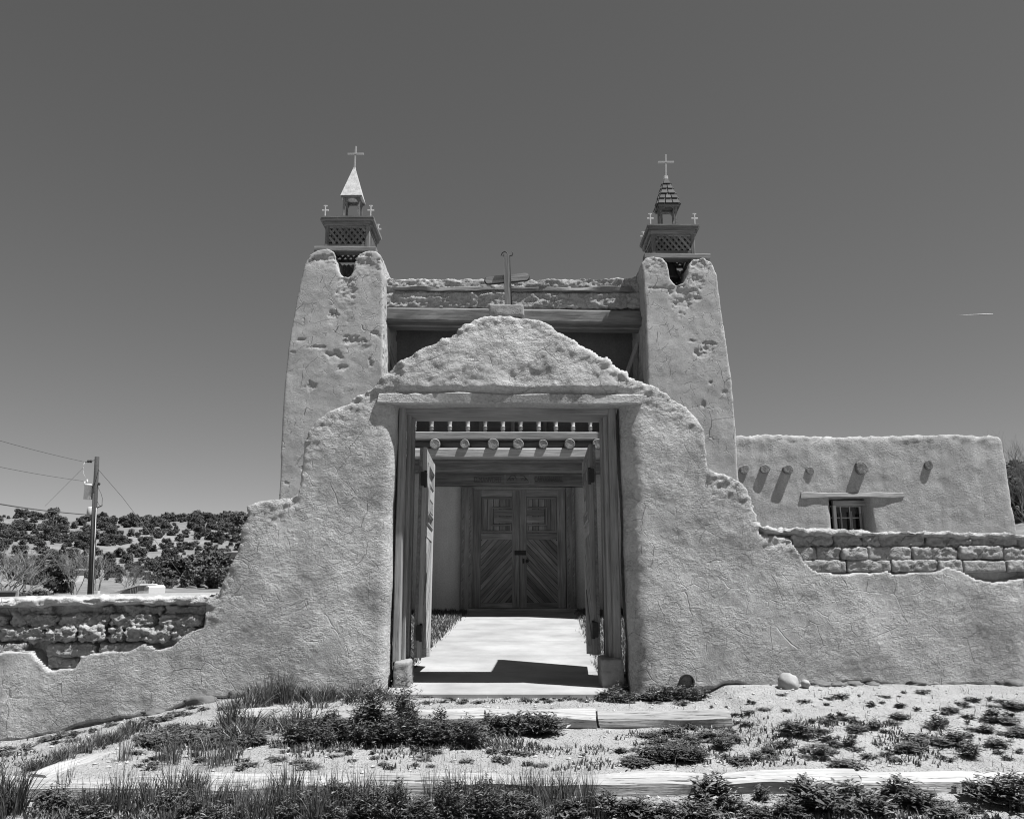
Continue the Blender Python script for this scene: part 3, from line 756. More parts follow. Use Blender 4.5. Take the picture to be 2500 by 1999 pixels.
# ---- balcony
zfl = W(1250, 1073, 13.08).z
balc = obj('balcony', prism_mesh([(bL, zfl - .005), (bR, zfl - .005), (bR, zfl + .035), (bL, zfl + .035)], 13.3, 14.6, M_woodd, 'balcony'), church)
zr0, zr1 = W(1250, 1074, 13.06).z, W(1250, 1054.5, 13.06).z
beam('rail_beam', (bL, 13.13, (zr0 + zr1) / 2 + .01), (bR, 13.12, (zr0 + zr1) / 2), .14, zr1 - zr0, M_woodl, balc, n=16, wear=.007, seed=5)
prof = [(.030, 0), (.030, .05), (.038, .055), (.038, .065), (.030, .07), (.030, .085), (.038, .09), (.038, .1), (.030, .105), (.034, .16), (.042, .24), (.034, .34), (.028, .42), (.042, .5), (.028, .58), (.034, .68), (.03, .74), (.036, .75), (.036, .8)]
bal_me = lathe_mesh(prof, M_woodl, 12)
for px in (925, 968, 1011, 1053.5, 1098, 1142, 1184, 1227.6, 1270.6, 1315, 1357, 1399, 1441.6, 1484, 1527):
    p = W(px, 1052, 13.12)
    if bL + .08 < p.x < bR - .08: obj('baluster', bal_me, balc, Matrix.Translation((p.x, 13.12, zr1 - .004)))
beam('handrail', (bL, 13.12, zr1 + .83), (bR, 13.12, zr1 + .83), .12, .07, M_wood, balc, n=8, wear=.004)
zv = W(1250, 1081, 13.0).z
for i, px in enumerate((925, 990, 1061, 1134.5, 1204, 1265, 1326, 1391.6, 1460, 1528)):
    p = W(px, 1081, 13.0); r = (.075, .088, .085, .078, .092, .09)[i % 6]
    rs = np.random.RandomState(i); k = 14; V = []; F = []
    ys = [13.015, 13.03, 13.3, 13.8, 14.6]; rr = [.86, 1, 1, 1.02, 1.02]
    for y, s in zip(ys, rr):
        for j in range(k):
            g = 2 * math.pi * j / k; q = r * s * (1 + .1 * perlin(np.array([[math.cos(g) * 1.5 + i * 9, math.sin(g) * 1.5, y * .8]]))[0])
            V.append((y - 13.8, q * math.cos(g), q * math.sin(g)))
    for a in range(len(ys) - 1):
        for j in range(k): F.append((a * k + j, a * k + (j + 1) % k, (a + 1) * k + (j + 1) % k, (a + 1) * k + j))
    V.append((13.023 - 13.8, 0, 0)); F += [(len(V) - 1, (j + 1) % k, j) for j in range(k)]
    me = bpy.data.meshes.new('viga'); me.from_pydata(V, [], F); me.update(); me.materials.append(M_log)
    obj('viga', me, balc, Matrix.Translation((p.x, 13.8, zv - .012)) @ Matrix.Rotation(math.pi / 2, 4, 'Z'))
cspan('girder', bL, bR, 1093, 1117, 13.05, .22, M_woodl, 16, .008, 6)
cspan('inner_beam', bL, bR, 1116, 1128, 13.75, .25, M_wood, 10, .006, 7)
cspan('inner_beam', bL, bR, 1128, 1152, 14.28, .34, M_wood, 10, .006, 8, .01)
# ---- carved lintel and jambs of the church door
YD = 14.56
a, b = W(1060, 1154, YD), W(1440, 1187, YD)
lin = beam('carved_lintel', (a.x, YD + .1, (a.z + b.z) / 2 + .01), (b.x, YD + .1, (a.z + b.z) / 2 - .005), .26, a.z - b.z, M_woodd, church, n=10, wear=.005, seed=9)
def lbox(name, px0, px1, py0, py1, dep, mat, parent=lin):
    a, b = W(px0, py0, YD), W(px1, py1, YD)
    return beam(name, (a.x, YD - .03 - dep / 2, (a.z + b.z) / 2), (b.x, YD - .03 - dep / 2, (a.z + b.z) / 2), dep, a.z - b.z, mat, parent)
for x0, x1, y0, y1 in ((1156, 1225, 1161, 1163), (1156, 1225, 1179.5, 1181.5), (1304, 1375, 1159.5, 1161.5), (1304, 1375, 1178, 1180), (1232, 1234, 1159, 1182), (1291, 1293, 1158, 1181), (1233, 1292, 1180, 1182)):
    lbox('carved_border', x0, x1, y0, y1, .014, M_wood)
def carve_text(txt, px0, px1, py0, py1):
    cu = bpy.data.curves.new('lettering', 'FONT'); cu.body = txt; cu.size = 1.0; cu.extrude = .012
    o = bpy.data.objects.new('lettering', cu); COL.objects.link(o)
    dg = bpy.context.evaluated_depsgraph_get(); me = bpy.data.meshes.new_from_object(o.evaluated_get(dg)); bpy.data.objects.remove(o)
    co = np.empty(len(me.vertices) * 3); me.vertices.foreach_get('co', co); co = co.reshape(-1, 3)
    a, b = W(px0, py1, YD), W(px1, py0, YD); mn, mx = co.min(0), co.max(0)
    co2 = np.c_[(co[:, 0] - mn[0]) / (mx[0] - mn[0]) * (b.x - a.x) + a.x, YD - .03 - co[:, 2], (co[:, 1] - mn[1]) / (mx[1] - mn[1]) * (b.z - a.z) + a.z]
    me.vertices.foreach_set('co', co2.ravel()); me.update(); me.materials.clear(); me.materials.append(M_wooddd)
    obj('lettering', me, lin)
carve_text('D.MANVDELI', 1158, 1223, 1165, 1178); carve_text('CARVASNARIAL', 1305, 1373, 1163, 1176.5)
cx, cz = W(1263, 1168, YD).x, W(1263, 1168, YD).z
V, F = tube_arrays([(cx - .05, YD - .035, cz + .045), (cx, YD - .035, cz - .05), (cx + .05, YD - .035, cz + .045), (cx, YD - .035, cz + .06)], .009, 5, True)
me = bpy.data.meshes.new('winged_heart'); me.from_pydata(V, [], F); me.materials.append(M_wooddd); obj('winged_heart', me, lin)
for s in (-1, 1):
    tube('carved_wing', [(cx + s * .05, YD - .034, cz + .05), (cx + s * .11, YD - .034, cz + .045), (cx + s * .18, YD - .034, cz - .035)], .006, M_wooddd, lin, 5)
    for i in range(5):
        u = cx + s * (.06 + .025 * i); tube('carved_feather', [(u, YD - .034, cz + .015 - .004 * i), (u + s * .018, YD - .034, cz - .045)], .005, M_wooddd, lin, 5)
for x0, x1 in ((1125, 1153), (1381, 1408)):
    a, b = W(x0, 1190, YD), W(x1, 1491, YD); xc = (a.x + b.x) / 2
    j = beam('carved_jamb', (xc, YD + .1, b.z), (xc, YD + .1, a.z), .24, b.x - a.x, M_woodd, church, up=(1, 0, 0), n=8, wear=.003, seed=int(x0))
    for s in (-1, 1):
        xs = xc + s * (b.x - a.x) * .28
        nk = 26
        for i in range(nk):       # rope carving
            z = b.z + (a.z - b.z) * (i + .5) / nk
            beam('rope_carving', (xs - .018, YD - .026, z - .035), (xs + .018, YD - .026, z + .025), .010, .016, M_woodd, j)
a, b = W(1133, 1486, YD - .1), W(1410, 1502, YD - .1)
beam('threshold', (a.x, YD, (a.z + b.z) / 2 - .01), (b.x, YD, (a.z + b.z) / 2 - .01), .3, a.z - b.z + .03, M_woodd, church, n=6, wear=.004)
a, m_, b = W(1155, 1196, YD + .05), W(1268, 1196, YD + .05), W(1383, 1484, YD + .05)
hh = a.z - b.z
dl = door_leaf('door_leaf', Matrix.Translation((a.x, YD + .09, b.z)), m_.x - a.x - .004, hh, M_woodd, M_wooddd, church, False, .06, 11)
dr = door_leaf('door_leaf', Matrix.Translation((m_.x, YD + .09, b.z)), b.x - m_.x, hh, M_woodd, M_wooddd, church, True, .06, 12)
p = W(1270, 1349, YD); beam('hasp', (p.x - .1, YD + .05, p.z), (p.x + .1, YD + .05, p.z), .03, .08, M_iron, dr)
p = W(1278, 1369, YD); beam('keyhole_plate', (p.x, YD + .05, p.z - .04), (p.x, YD + .05, p.z + .04), .03, .04, M_iron, dr)
p = W(1287, 1369, YD); obj('knob', rock_mesh((.028, .03, .028), M_iron, 3, 2, .05), dr, Matrix.Translation((p.x, YD + .03, p.z)))

# ---- belfries
def lattice(parent, o, ux, uz, w, h, mat, pitch=.098, sw=.040):
    """crossed slats on a panel: o lower corner, ux/uz unit axes, two layers"""
    nrm = ux.cross(uz)
    for lay, sg in ((0, 1), (1, -1)):
        n = int((w + h) / pitch) + 1
        for i in range(-1, n + 1):
            c = i * pitch - (0 if sg > 0 else 0)
            pts = []
            # line u - sg*v*.8 = const
            sl = .8
            for u, v in ((c if sg > 0 else c, 0),):
                if sg > 0: A = (c - h * sl, 0.0); B = (c, h)
                else: A = (c, 0.0); B = (c - h * sl, h)
            def at(u): return (u, A[1] + (B[1] - A[1]) * (u - A[0]) / (B[0] - A[0]))
            lo_, hi_ = sorted((A, B)); u0, u1 = max(lo_[0], 0), min(hi_[0], w)
            if u1 - u0 < .03: continue
            P0, P1 = at(u0), at(u1)
            off = nrm * (.012 * lay)
            beam('slat', o + ux * P0[0] + uz * P0[1] + off, o + ux * P1[0] + uz * P1[1] + off, .009, sw, mat, parent, up=tuple(uz), ch=.001)
def arch_board(w, h, post, mat, th=.03):
    r = (w - 2 * post) / 2; zs = h - r - .03
    P = [(-w / 2, 0), (-w / 2 + post, 0)] + [(-r * math.cos(t), zs + r * math.sin(t)) for t in np.linspace(0, math.pi, 11)] + [(w / 2 - post, 0), (w / 2, 0), (w / 2, h), (-w / 2, h)]
    return prism_mesh(P, -th / 2, th / 2, mat, 'arched_board')
def belfry(px0, px1, pyc, py_lat_b, py_beam_t, py_beam_b, beam_px, eave, apex_y, cross_px, roofmat, shingled, lab):
    YB = 12.86
    a, b = W(px0, pyc, YB), W(px1, pyc, YB); x0, x1, zt = a.x, b.x, a.z
    w = x1 - x0; yb = YB + w; xc = (x0 + x1) / 2; yc = YB + w / 2
    deck = obj('belfry', prism_mesh([(x0, YB), (x1, YB), (x1, yb), (x0, yb)], zt - .03, zt, M_woodg, 'belfry', 'XY'), church)
    tag(deck, lab)
    V3 = Vector
    # stepped cornice
    for k, (ins, z0, z1, sd) in enumerate(((.018, zt - .075, zt - .03, 1), (.055, zt - .15, zt - .075, 2))):
        for (pa, pb) in (((x0 + ins, YB + ins), (x1 - ins, YB + ins)), ((x0 + ins, yb - ins), (x1 - ins, yb - ins))):
            beam('cornice', (pa[0], pa[1] + .02, (z0 + z1) / 2), (pb[0], pb[1] + .02, (z0 + z1) / 2), .05, z1 - z0, M_woodg, deck, n=6, wear=.005, seed=sd)
        for xx in (x0 + ins, x1 - ins):
            beam('cornice', (xx, YB + ins, (z0 + z1) / 2 - .001), (xx, yb - ins, (z0 + z1) / 2 - .001), .05, z1 - z0 - .004, M_woodg, deck, n=6, wear=.005, seed=sd + 2)
    bx0, bx1, by0, by1 = x0 + .07, x1 - .07, YB + .07, yb - .07
    zb = W(xc, py_lat_b, YB).z if False else W(1250, py_lat_b, YB).z
    zt2 = zt - .15
    for xx in (bx0 + .035, bx1 - .035):
        for yy in (by0 + .035, by1 - .035): beam('post', (xx, yy, zb - .45), (xx, yy, zt2), .07, .07, M_woodg, deck, up=(0, 1, 0), n=4, wear=.004, seed=int(xx * 10) % 5)
    for zz_, hh_ in ((zb + .02, .05), (zt2 - .02, .04)):
        for yy in (by0 + .025, by1 - .025): beam('lattice_rail', (bx0 + .07, yy, zz_), (bx1 - .07, yy, zz_), .04, hh_, M_woodg, deck, n=3, wear=.003)
        for xx in (bx0 + .025, bx1 - .025): beam('lattice_rail', (xx, by0 + .07, zz_), (xx, by1 - .07, zz_), .04, hh_, M_woodg, deck, n=3, wear=.003)
    lw = bx1 - bx0 - .14; lh = zt2 - zb - .08
    lattice(deck, V3((bx0 + .07, by0 + .02, zb + .045)), V3((1, 0, 0)), V3((0, 0, 1)), lw, lh, M_woodg)
    lattice(deck, V3((bx0 + .07, by1 - .02, zb + .045)), V3((1, 0, 0)), V3((0, 0, 1)), lw, lh, M_woodd)
    for xx in (bx0 + .02, bx1 - .02): lattice(deck, V3((xx, by0 + .07, zb + .045)), V3((0, 1, 0)), V3((0, 0, 1)), lw, lh, M_woodg)
    # lower stage glimpsed through the notch, screened at the back
    lattice(deck, V3((bx0 + .07, by1 - .02, zb - .40)), V3((1, 0, 0)), V3((0, 0, 1)), lw, .34, M_woodd, .075, .05)
    beam('sill_beam', (bx0, by1 - .02, zb - .5), (bx1, by1 - .02, zb - .5), .08, .09, M_woodg, deck)
    for xx in (bx0 + .01, bx1 - .01): obj('side_panel', prism_mesh([(by0, zb - .5), (by1, zb - .5), (by1, zb - .02), (by0, zb - .02)], -.01, .01, M_woodd, 'side_panel'), deck, Matrix.Translation((xx, 0, 0)) @ Matrix.Rotation(math.pi / 2, 4, 'Z'))
    q0, q1 = W(beam_px[0], (py_beam_t + py_beam_b) / 2, YB + .10), W(beam_px[1], (py_beam_t + py_beam_b) / 2 + 1, YB + .10)
    hb = W(1250, py_beam_t, YB).z - W(1250, py_beam_b, YB).z
    beam('sill_beam', q0 + V3((0, .06, 0)), q1 + V3((0, .06, 0)), .2, hb * .8, M_woodg, deck, n=6, wear=.006, seed=3)
    # lantern
    ze = W(1250, eave[2], yc - .17).z; lwid = .31
    exc = (W(eave[0], eave[2], yc - .18).x + W(eave[1], eave[2], yc - .18).x) / 2
    hl_ = ze - zt; am = arch_board(lwid - .02, hl_, .03, M_woodg)
    for yy in (yc - lwid / 2 + .03, yc + lwid / 2 - .03): obj('arched_board', am, deck, Matrix.Translation((exc, yy, zt)))
    for xx in (exc - lwid / 2 + .03, exc + lwid / 2 - .03): obj('arched_board', am, deck, Matrix.Translation((xx, yc, zt)) @ Matrix.Rotation(math.pi / 2, 4, 'Z'))
    za = W(1250, apex_y, yc).z; e = lwid / 2 + .03; tpr = .018
    bm = bmesh.new()
    B = [bm.verts.new((exc + sx * e, yc + sy * e, ze - .01)) for sx, sy in ((-1, -1), (1, -1), (1, 1), (-1, 1))]
    Tt = [bm.verts.new((exc + sx * tpr, yc + sy * tpr, za)) for sx, sy in ((-1, -1), (1, -1), (1, 1), (-1, 1))]
    for i in range(4): bm.faces.new((B[i], B[(i + 1) % 4], Tt[(i + 1) % 4], Tt[i]))
    bm.faces.new(Tt); bm.faces.new(B[::-1])
    me = bpy.data.meshes.new('spire'); bm.to_mesh(me); bm.free(); me.materials.append(roofmat)
    obj('spire', me, deck)
    beam('eave_board', (exc - e + .01, yc - e + .02, ze - .03), (exc + e - .01, yc - e + .02, ze - .03), .03, .03, M_woodg, deck)
    beam('eave_board', (exc - e + .01, yc + e - .02, ze - .03), (exc + e - .01, yc + e - .02, ze - .03), .03, .03, M_woodg, deck)
    if shingled:
        rws = 5; Hs = za - ze; r = random.Random(4)
        for side in range(4):
            ca, sa = math.cos(side * math.pi / 2), math.sin(side * math.pi / 2)
            for i in range(rws):
                t0, t1 = i / rws * .93, (i + 1.12) / rws * .93
                e0, e1 = e + (tpr - e) * t0 + .008, e + (tpr - e) * min(t1, .98)
                nsh = max(1, 3 - i // 2)
                for s in range(nsh):
                    u0, u1 = s / nsh, (s + 1) / nsh
                    off0, off1 = .020 + r.uniform(0, .004), .006
                    def pt(u, ee, t, o): x, y, z = -ee + 2 * ee * u, -(ee + o), ze + Hs * t; return V3((exc + x * ca - y * sa, yc + x * sa + y * ca, z))
                    g = .004 / max(e0, .01)
                    Q = [pt(u0 + g, e0, t0, off0), pt(u1 - g, e0, t0, off0), pt(u1 - g, e1, t1, off1), pt(u0 + g, e1, t1, off1)]
                    Q2 = [pt(u0 + g, e0, t0, 0), pt(u1 - g, e0, t0, 0), pt(u1 - g, e1, t1, 0), pt(u0 + g, e1, t1, 0)]
                    me = bpy.data.meshes.new('shingle'); me.from_pydata(Q + Q2, [], [(0, 1, 2, 3), (7, 6, 5, 4), (0, 4, 5, 1), (1, 5, 6, 2), (2, 6, 7, 3), (3, 7, 4, 0)]); me.update(); me.materials.append(M_shingle)
                    obj('shingle', me, deck)
        beam('spire_cap', (exc, yc, za - .07), (exc, yc, za + .02), .07, .07, M_whitemetal, deck, up=(0, 1, 0))
    else:
        beam('spire_cap', (exc, yc, za - .02), (exc, yc, za + .015), .045, .045, M_whitemetal, deck, up=(0, 1, 0))
    (tx, ty), (ax0, ax1, ay) = cross_px
    p1 = W(tx, ty, yc); pa = W(ax0, ay, yc); pb = W(ax1, ay - .5, yc)
    cm = M_galv
    beam('spire_cross_upright', (exc, yc, za), (p1.x, yc, p1.z), .03, .032, cm, deck, up=(0, 1, 0)); beam('spire_cross_arm', pa + V3((0, -.004, 0)), pb + V3((0, -.004, 0)), .03, .03, cm, deck)
    for sx in (x0 + .06, x1 - .06):
        for sy in (YB + .06, yb - .06):
            beam('corner_cross_upright', (sx, sy, zt - .005), (sx, sy, zt + .215), .018, .03, M_paint, deck, up=(0, 1, 0))
            beam('corner_cross_arm', (sx - .055, sy - .003, zt + .125), (sx + .055, sy - .003, zt + .125), .018, .024, M_paint, deck)
            beam('corner_cross_arm', (sx - .03, sy - .002, zt + .205), (sx + .03, sy - .002, zt + .205), .018, .018, M_paint, deck)
    return deck, xc, yc, zb
belfry(783, 912, 527, 597, 601, 616, (768, 918), (832, 883, 476), 412, ((869, 358), (849, 888, 377)), M_whitemetal, False, 'belfry with a white metal spire')
dk, bxc, byc, bzb = belfry(1581, 1707, 547, 613, 618, 634, (1573, 1733), (1607, 1659, 497), 434, ((1625, 378), (1606, 1645, 397)), M_shingle, True, 'belfry with a dark shingled spire')
bell = lathe_mesh([(.02, 0), (.07, -.01), (.10, -.06), (.115, -.14), (.13, -.22), (.165, -.29), (.175, -.31), (.15, -.31)], M_cloth, 20)
obj('bell', bell, dk, Matrix.Translation((bxc - .02, byc - .1, bzb - .08)))

# ================================================================ low wing beside the church
YA, KA = 15.0, 0.03
annex = thing('adobe_house', 'low flat-roofed adobe wing with log ends and a small barred window', 'building', (6.6, 16.5, 0.3))
def aw(pts): return [(p.x, p.z) for p in (W(x, y, YA, KA) for x, y in pts)]
an = [(1700, 1700), (1700, 1064), (1800, 1063), (1900, 1062), (2050, 1066), (2150, 1063), (2300, 1060), (2400, 1063), (2438, 1064), (2448, 1074), (2453, 1105), (2461, 1150), (2467, 1200), (2474, 1240), (2487, 1300), (2496, 1340), (2560, 1700)]
wpx = (2024, 2127, 1217, 1306)
ap = aw(an)
w0, w1 = W(wpx[0] + 8, wpx[2], YA, KA), W(wpx[1], wpx[3], YA, KA)
def annex_disp(co, nr):
    x, y, z = co.T
    tz = W(2100, 1064, YA, KA).z
    top = 1 - sst(.02, .16, tz - z + .05 * fbm(co, 3, 2))
    d = .018 * fbm(co, .9, 2, .5, 4.) + .012 * fbm(co, 3.5, 3, .5, 7.) + top * (.030 * fbm(co * np.array((1, 1, 2)), 6, 3, .65, 2.))
    # splayed window hole
    q = np.maximum(np.abs(x - (w0.x + w1.x) / 2) - (w1.x - w0.x) / 2, np.abs(z - (w0.z + w1.z) / 2) - abs(w1.z - w0.z) / 2)
    hole = 1 - sst(-.03, .07, q)
    D = nr * d[:, None]; D[:, 1] += .55 * hole * (nr[:, 1] < -.3)
    return D
adobe_mass('wall', [prism_mesh(ap, YA, YA + 4.5, None)], .045, 3, annex_disp, M_annex, annex, shear=KA)
for i, (px, py, r, pr) in enumerate(((1816, 1146, .085, .06), (1866, 1145, .088, .07), (1921, 1147, .088, .11), (1977, 1149, .075, .03), (2100, 1143, .115, .09), (2265, 1136, .085, .05))):
    p = W(px, py, YA, KA); k = 16; V = []; F = []
    for u, s in ((-.30, 1), (pr - .012, 1), (pr, .9)):
        for j in range(k):
            g = 2 * math.pi * j / k; q = r * s * (1 + .09 * math.sin(2 * g + i) + .05 * math.sin(3 * g + 2 * i)); V.append((u, q * math.cos(g), q * math.sin(g)))
    for a in range(2):
        for j in range(k): F.append((a * k + j, a * k + (j + 1) % k, (a + 1) * k + (j + 1) % k, (a + 1) * k + j))
    F.append(tuple(range(2 * k, 3 * k)))
    me = bpy.data.meshes.new('viga'); me.from_pydata(V, [], F); me.update(); me.materials.append(M_log)
    obj('viga', me, annex, Matrix.Translation((p.x, p.y, p.z)) @ Matrix.Rotation(-math.pi / 2, 4, 'Z'))
a, b = W(1956, 1209, YA, KA), W(2206, 1208, YA, KA)
beam('lintel', a + Vector((0, .11, 0)), b + Vector((0, .11, 0)),   .26, .10, M_woodl, annex, n=40, wear=.022, seed=6)
win = thing('window', None, None, (0, 0, 0)); bpy.data.objects.remove(win)
YG = YA + .27
c0, c1 = W(2030, 1224, YG, KA), W(2124, 1316, YG, KA)
win = obj('window', prism_mesh([(c0.x, c1.z), (c1.x, c1.z), (c1.x, c0.z), (c0.x, c0.z)], YG + .16, YG + .19, M_glass, 'window'), annex)
ym = c0.y - .02
beam('frame', (c0.x, ym, c0.z - .03), (c1.x, ym, c0.z - .03), .09, .09, M_wood, win); 
beam('frame', (c0.x + .03, ym + .01, c1.z), (c0.x + .03, ym + .01, c0.z - .08), .08, .06, M_paint, win, up=(1, 0, 0)); beam('frame', (c1.x - .02, ym + .01, c1.z), (c1.x - .02, ym + .01, c0.z - .08), .08, .06, M_wood, win, up=(1, 0, 0))
beam('frame', (c0.x, ym + .02, c1.z + .05), (c1.x, ym + .02, c1.z + .05), .08, .1, M_wood, win)
for px in (2057, 2080): p = W(px, 1260, YG, KA); beam('muntin', (p.x, ym + .1, c1.z), (p.x, ym + .1, c0.z - .08), .02, .022, M_paint, win, up=(0, 1, 0))
p = W(2105, 1260, YG, KA); beam('muntin', (p.x, ym + .1, c1.z), (p.x, ym + .1, c0.z - .08), .03, .05, M_paint, win, up=(0, 1, 0))
for py in (1235, 1263): p = W(2080, py, YG, KA); beam('muntin', (c0.x, ym + .105, p.z), (c1.x - .1, ym + .105, p.z), .02, .02, M_paint, win)
for px, py in ((2053, 1251), (2078, 1248), (2100, 1253)):
    p = W(px, py, YG, KA); beam('window_bar', (p.x, ym + .02, c1.z), (p.x, ym + .02, p.z), .03, .034, M_wood, win, up=(0, 1, 0), ch=.01)

# ================================================================ timbers edging the two earth steps
def timber(name, pa, pb, size, label, seed, n=14, drop=.5, up=None):
    """pa, pb: ground points of the top centre line"""
    t = beam(name, Vector(pa) - Vector((0, 0, size * drop)), Vector(pb) - Vector((0, 0, size * drop)), size, size * .92, M_timber, None, n=n * 2, wear=.024, ch=size * .26, seed=seed)
    return tag(t, label, 'timber', 'timbers edging the earth steps')
def gp(px, py, z): # pixel on a level plane
    a = (px - 1250) / FPX; b = (999.5 - py) / FPX; d = Vector((a, CP - SP * b, SP + CP * b)); t = (z - CZ) / d.z
    return Vector((d.x * t, d.y * t, z))
z1, z0 = .02, -.085
timber('timber', gp(560, 1727, z1), gp(1452, 1730, z1), .17, 'long bleached timber on the upper step behind the flowering weeds', 1, 18)
timber('timber', gp(1459, 1729, z1), gp(1776, 1729, z1), .17, 'short split timber at the right end of the upper step', 2, 10)
timber('timber', gp(-500, 1897, z0), gp(1120, 1887, z0), .155, 'long white timber across the lower step behind the tall grass', 3, 26)
timber('timber', gp(1124, 1887, z0), gp(2090, 1882, z0), .155, 'long white timber crossing the lower step, middle right', 4, 20)
timber('timber', gp(2094, 1882, z0), gp(3100, 1878, z0), .155, 'white timber at the far right end of the lower step', 5, 18)
a = gp(95, 1888, -.12); b = gp(470, 1758, -.10)
timber('timber', a, b, .15, 'slanting bleached timber running back from the lower step towards the left wall', 6, 12, .5)
a = gp(655, 1741, -.02); b = gp(752, 1698, -.01)
timber('timber', a, b, .14, 'short pale timber at the left corner of the upper step', 7, 6, .5)

# stones and holes at the foot of the wall
for i, (px, py, r, lab) in enumerate(((1909, 1668, (.085, .08, .085), 'rounded pale boulder at the foot of the right wall'), (1957, 1672, (.035, .04, .035), 'small pale stone beside the rounded boulder at the right wall'))):
    p = G(px, py); p.y = min(p.y, 7.0); p.z = float(T(np.array([p.x]), np.array([p.y]))[0])
    tag(obj('rock', rock_mesh(r, M_stone, 20 + i, 3, .15), None, Matrix.Translation(p + Vector((0, 0, .03)))), lab, 'rock')
stones = [(2000, 1660, .10), (2045, 1663, .09), (2085, 1661, .08), (2130, 1662, .07), (2240, 1662, .10), (2470, 1655, .12), (700, 1680, .1), (500, 1715, .14), (590, 1705, .12), (380, 1745, .1)]
for i, (px, py, r) in enumerate(stones):
    p = W(px, py, 7.13); p.z = float(T(np.array([p.x]), np.array([7.0]))[0])
    tag(obj('rock', rock_mesh((r, .06, r * .42), M_footing, 30 + i, 3, .5, 1.0, 2.6), None, Matrix.Translation((p.x, 7.125, p.z + .005))), 'dark footing stone showing under the plaster of the wall', 'rock', 'footing stones under the wall')
p = W(1680, 1672, 7.05); dr_ = thing('drain_pipe', 'round drain pipe mouth at the foot of the right gate pier', 'pipe', p)
V = []; F = []; k = 20
for r, u in ((.062, 0), (.062, .5), (.05, .5), (.05, 0)):
    for j in range(k): g = 2 * math.pi * j / k; V.append((p.x + r * math.cos(g), 7.075 + u, p.z + .02 + r * math.sin(g)))
for a in range(4):
    for j in range(k): F.append((a * k + j, a * k + (j + 1) % k, ((a + 1) % 4) * k + (j + 1) % k, ((a + 1) % 4) * k + j))
me = bpy.data.meshes.new('pipe'); me.from_pydata(V, [], F); me.update(); me.materials.append(M_iron); obj('pipe_mouth', me, dr_)
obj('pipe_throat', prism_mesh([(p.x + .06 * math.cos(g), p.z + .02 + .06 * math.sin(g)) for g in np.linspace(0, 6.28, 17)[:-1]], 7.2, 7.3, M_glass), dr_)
# two sticks on the left wall
for i, (p0, p1) in enumerate((((455, 1434), (478, 1452)), ((490, 1428), (506, 1442)))):
    a, b = W(*p0, 7.4), W(*p1, 7.3); b.z = max(b.z, .86)
    tag(tube('stick', [a, (a + b) / 2 + Vector((0, 0, .005)), b], .008, M_bark, None, 6), ('pale stick lying on the left wall top, left of two', 'pale stick lying on the left wall top, nearest the gateway')[i], 'stick')

# ================================================================ beyond the wall, left
def far(px, py, D): return W(px, py, D)
def hill_pt(px, D):
    x = (px - 1250) / FPX; az = math.degrees(math.atan2(x * CP * 1.02, 1)); az = math.degrees(math.atan2((px - 1250) / FPX, CP + SP * .2))
    z = float(HZ(np.array([az]), np.array([D]))[0]); r = math.radians(az)
    return Vector((math.sin(r) * D, math.cos(r) * D, z))
# utility pole
PY = 46.0
pt, pb = far(237, 1115, PY), far(219, 1480, PY)
pole = thing('utility_pole', 'dark wooden utility pole with a white transformer beyond the left wall', 'pole', pb)
dv = (pt - pb).normalized(); pb2 = pb - dv * 1.2
tube('pole', [pb2, (pb2 + pt) / 2, pt], [.165, .15, .12], M_pole, pole, 14)
tube('conduit', [far(232, 1205, PY) + Vector((0, -.2, 0)), far(224, 1480, PY) + Vector((0, -.2, 0))], .045, M_pole, pole, 8)
tube('ground_wire', [far(236, 1240, PY) + Vector((.04, -.12, 0)), far(226, 1480, PY) + Vector((.04, -.16, 0))], .018, M_paint, pole, 6)
tc = far(216, 1200, PY)
tr_ = obj('transformer', lathe_mesh([(.19, -.40), (.20, -.38), (.20, .30), (.215, .305), (.215, .34), (.17, .38), (.05, .40)], M_paint, 20), pole, Matrix.Translation(tc) @ Matrix.Diagonal((1.15, 1.15, 1.1, 1)))
for px, py, h in ((207, 1178, .22), (213, 1173, .20)): tube('bushing', [far(px, py + 8, PY), far(px, py - 3, PY)], [.05, .04], M_paint, tr_, 8)
beam('bracket', far(224, 1190, PY), far(231, 1190, PY), .1, .1, M_iron, tr_); beam('bracket', far(224, 1212, PY), far(231, 1212, PY), .1, .1, M_iron, tr_)
for px in (216, 222): obj('insulator', lathe_mesh([(.02, -.06), (.09, -.03), (.05, 0), (.09, .03), (.02, .06)], M_iron, 12), pole, Matrix.Translation(far(px, 1126, PY)) @ Matrix.Rotation(math.pi / 2, 4, 'Y'))
tube('arm', [far(208, 1128, PY), far(233, 1123, PY)], .018, M_iron, pole, 6)
tube('arm', [far(236, 1240, PY), far(250, 1233, PY)], .03, M_iron, pole, 6)
obj('meter_box', rock_mesh((.07, .07, .09), M_iron, 2, 2, .05), pole, Matrix.Translation(far(242, 1181, PY)))
def wire(pts, D0, D1, r, label, name='power_line', parent=None, mat=None):
    P = []; n = len(pts)
    for i, (px, py) in enumerate(pts): P.append(W(px, py, D0 + (D1 - D0) * i / (n - 1)))
    o = tube(name, P, r, mat or M_wire, parent, 5)
    if parent is None: tag(o, label, 'wire', 'wires strung from the utility pole')
    return o
def sag(a, b, s, n=10): return [(a[0] + (b[0] - a[0]) * t, a[1] + (b[1] - a[1]) * t + s * 4 * t * (1 - t)) for t in np.linspace(0, 1, n)]
wire(sag((-60, 1058), (209, 1128), 3), 30, PY, .012, 'topmost thin overhead wire running left from the pole')
wire(sag((-60, 1127), (203, 1174), 3), 30, PY, .011, 'thin overhead wire running left to the transformer')
wire(sag((-60, 1219), (227, 1257), 5), 30, PY, .028, 'thick overhead cable running left low over the hillside')
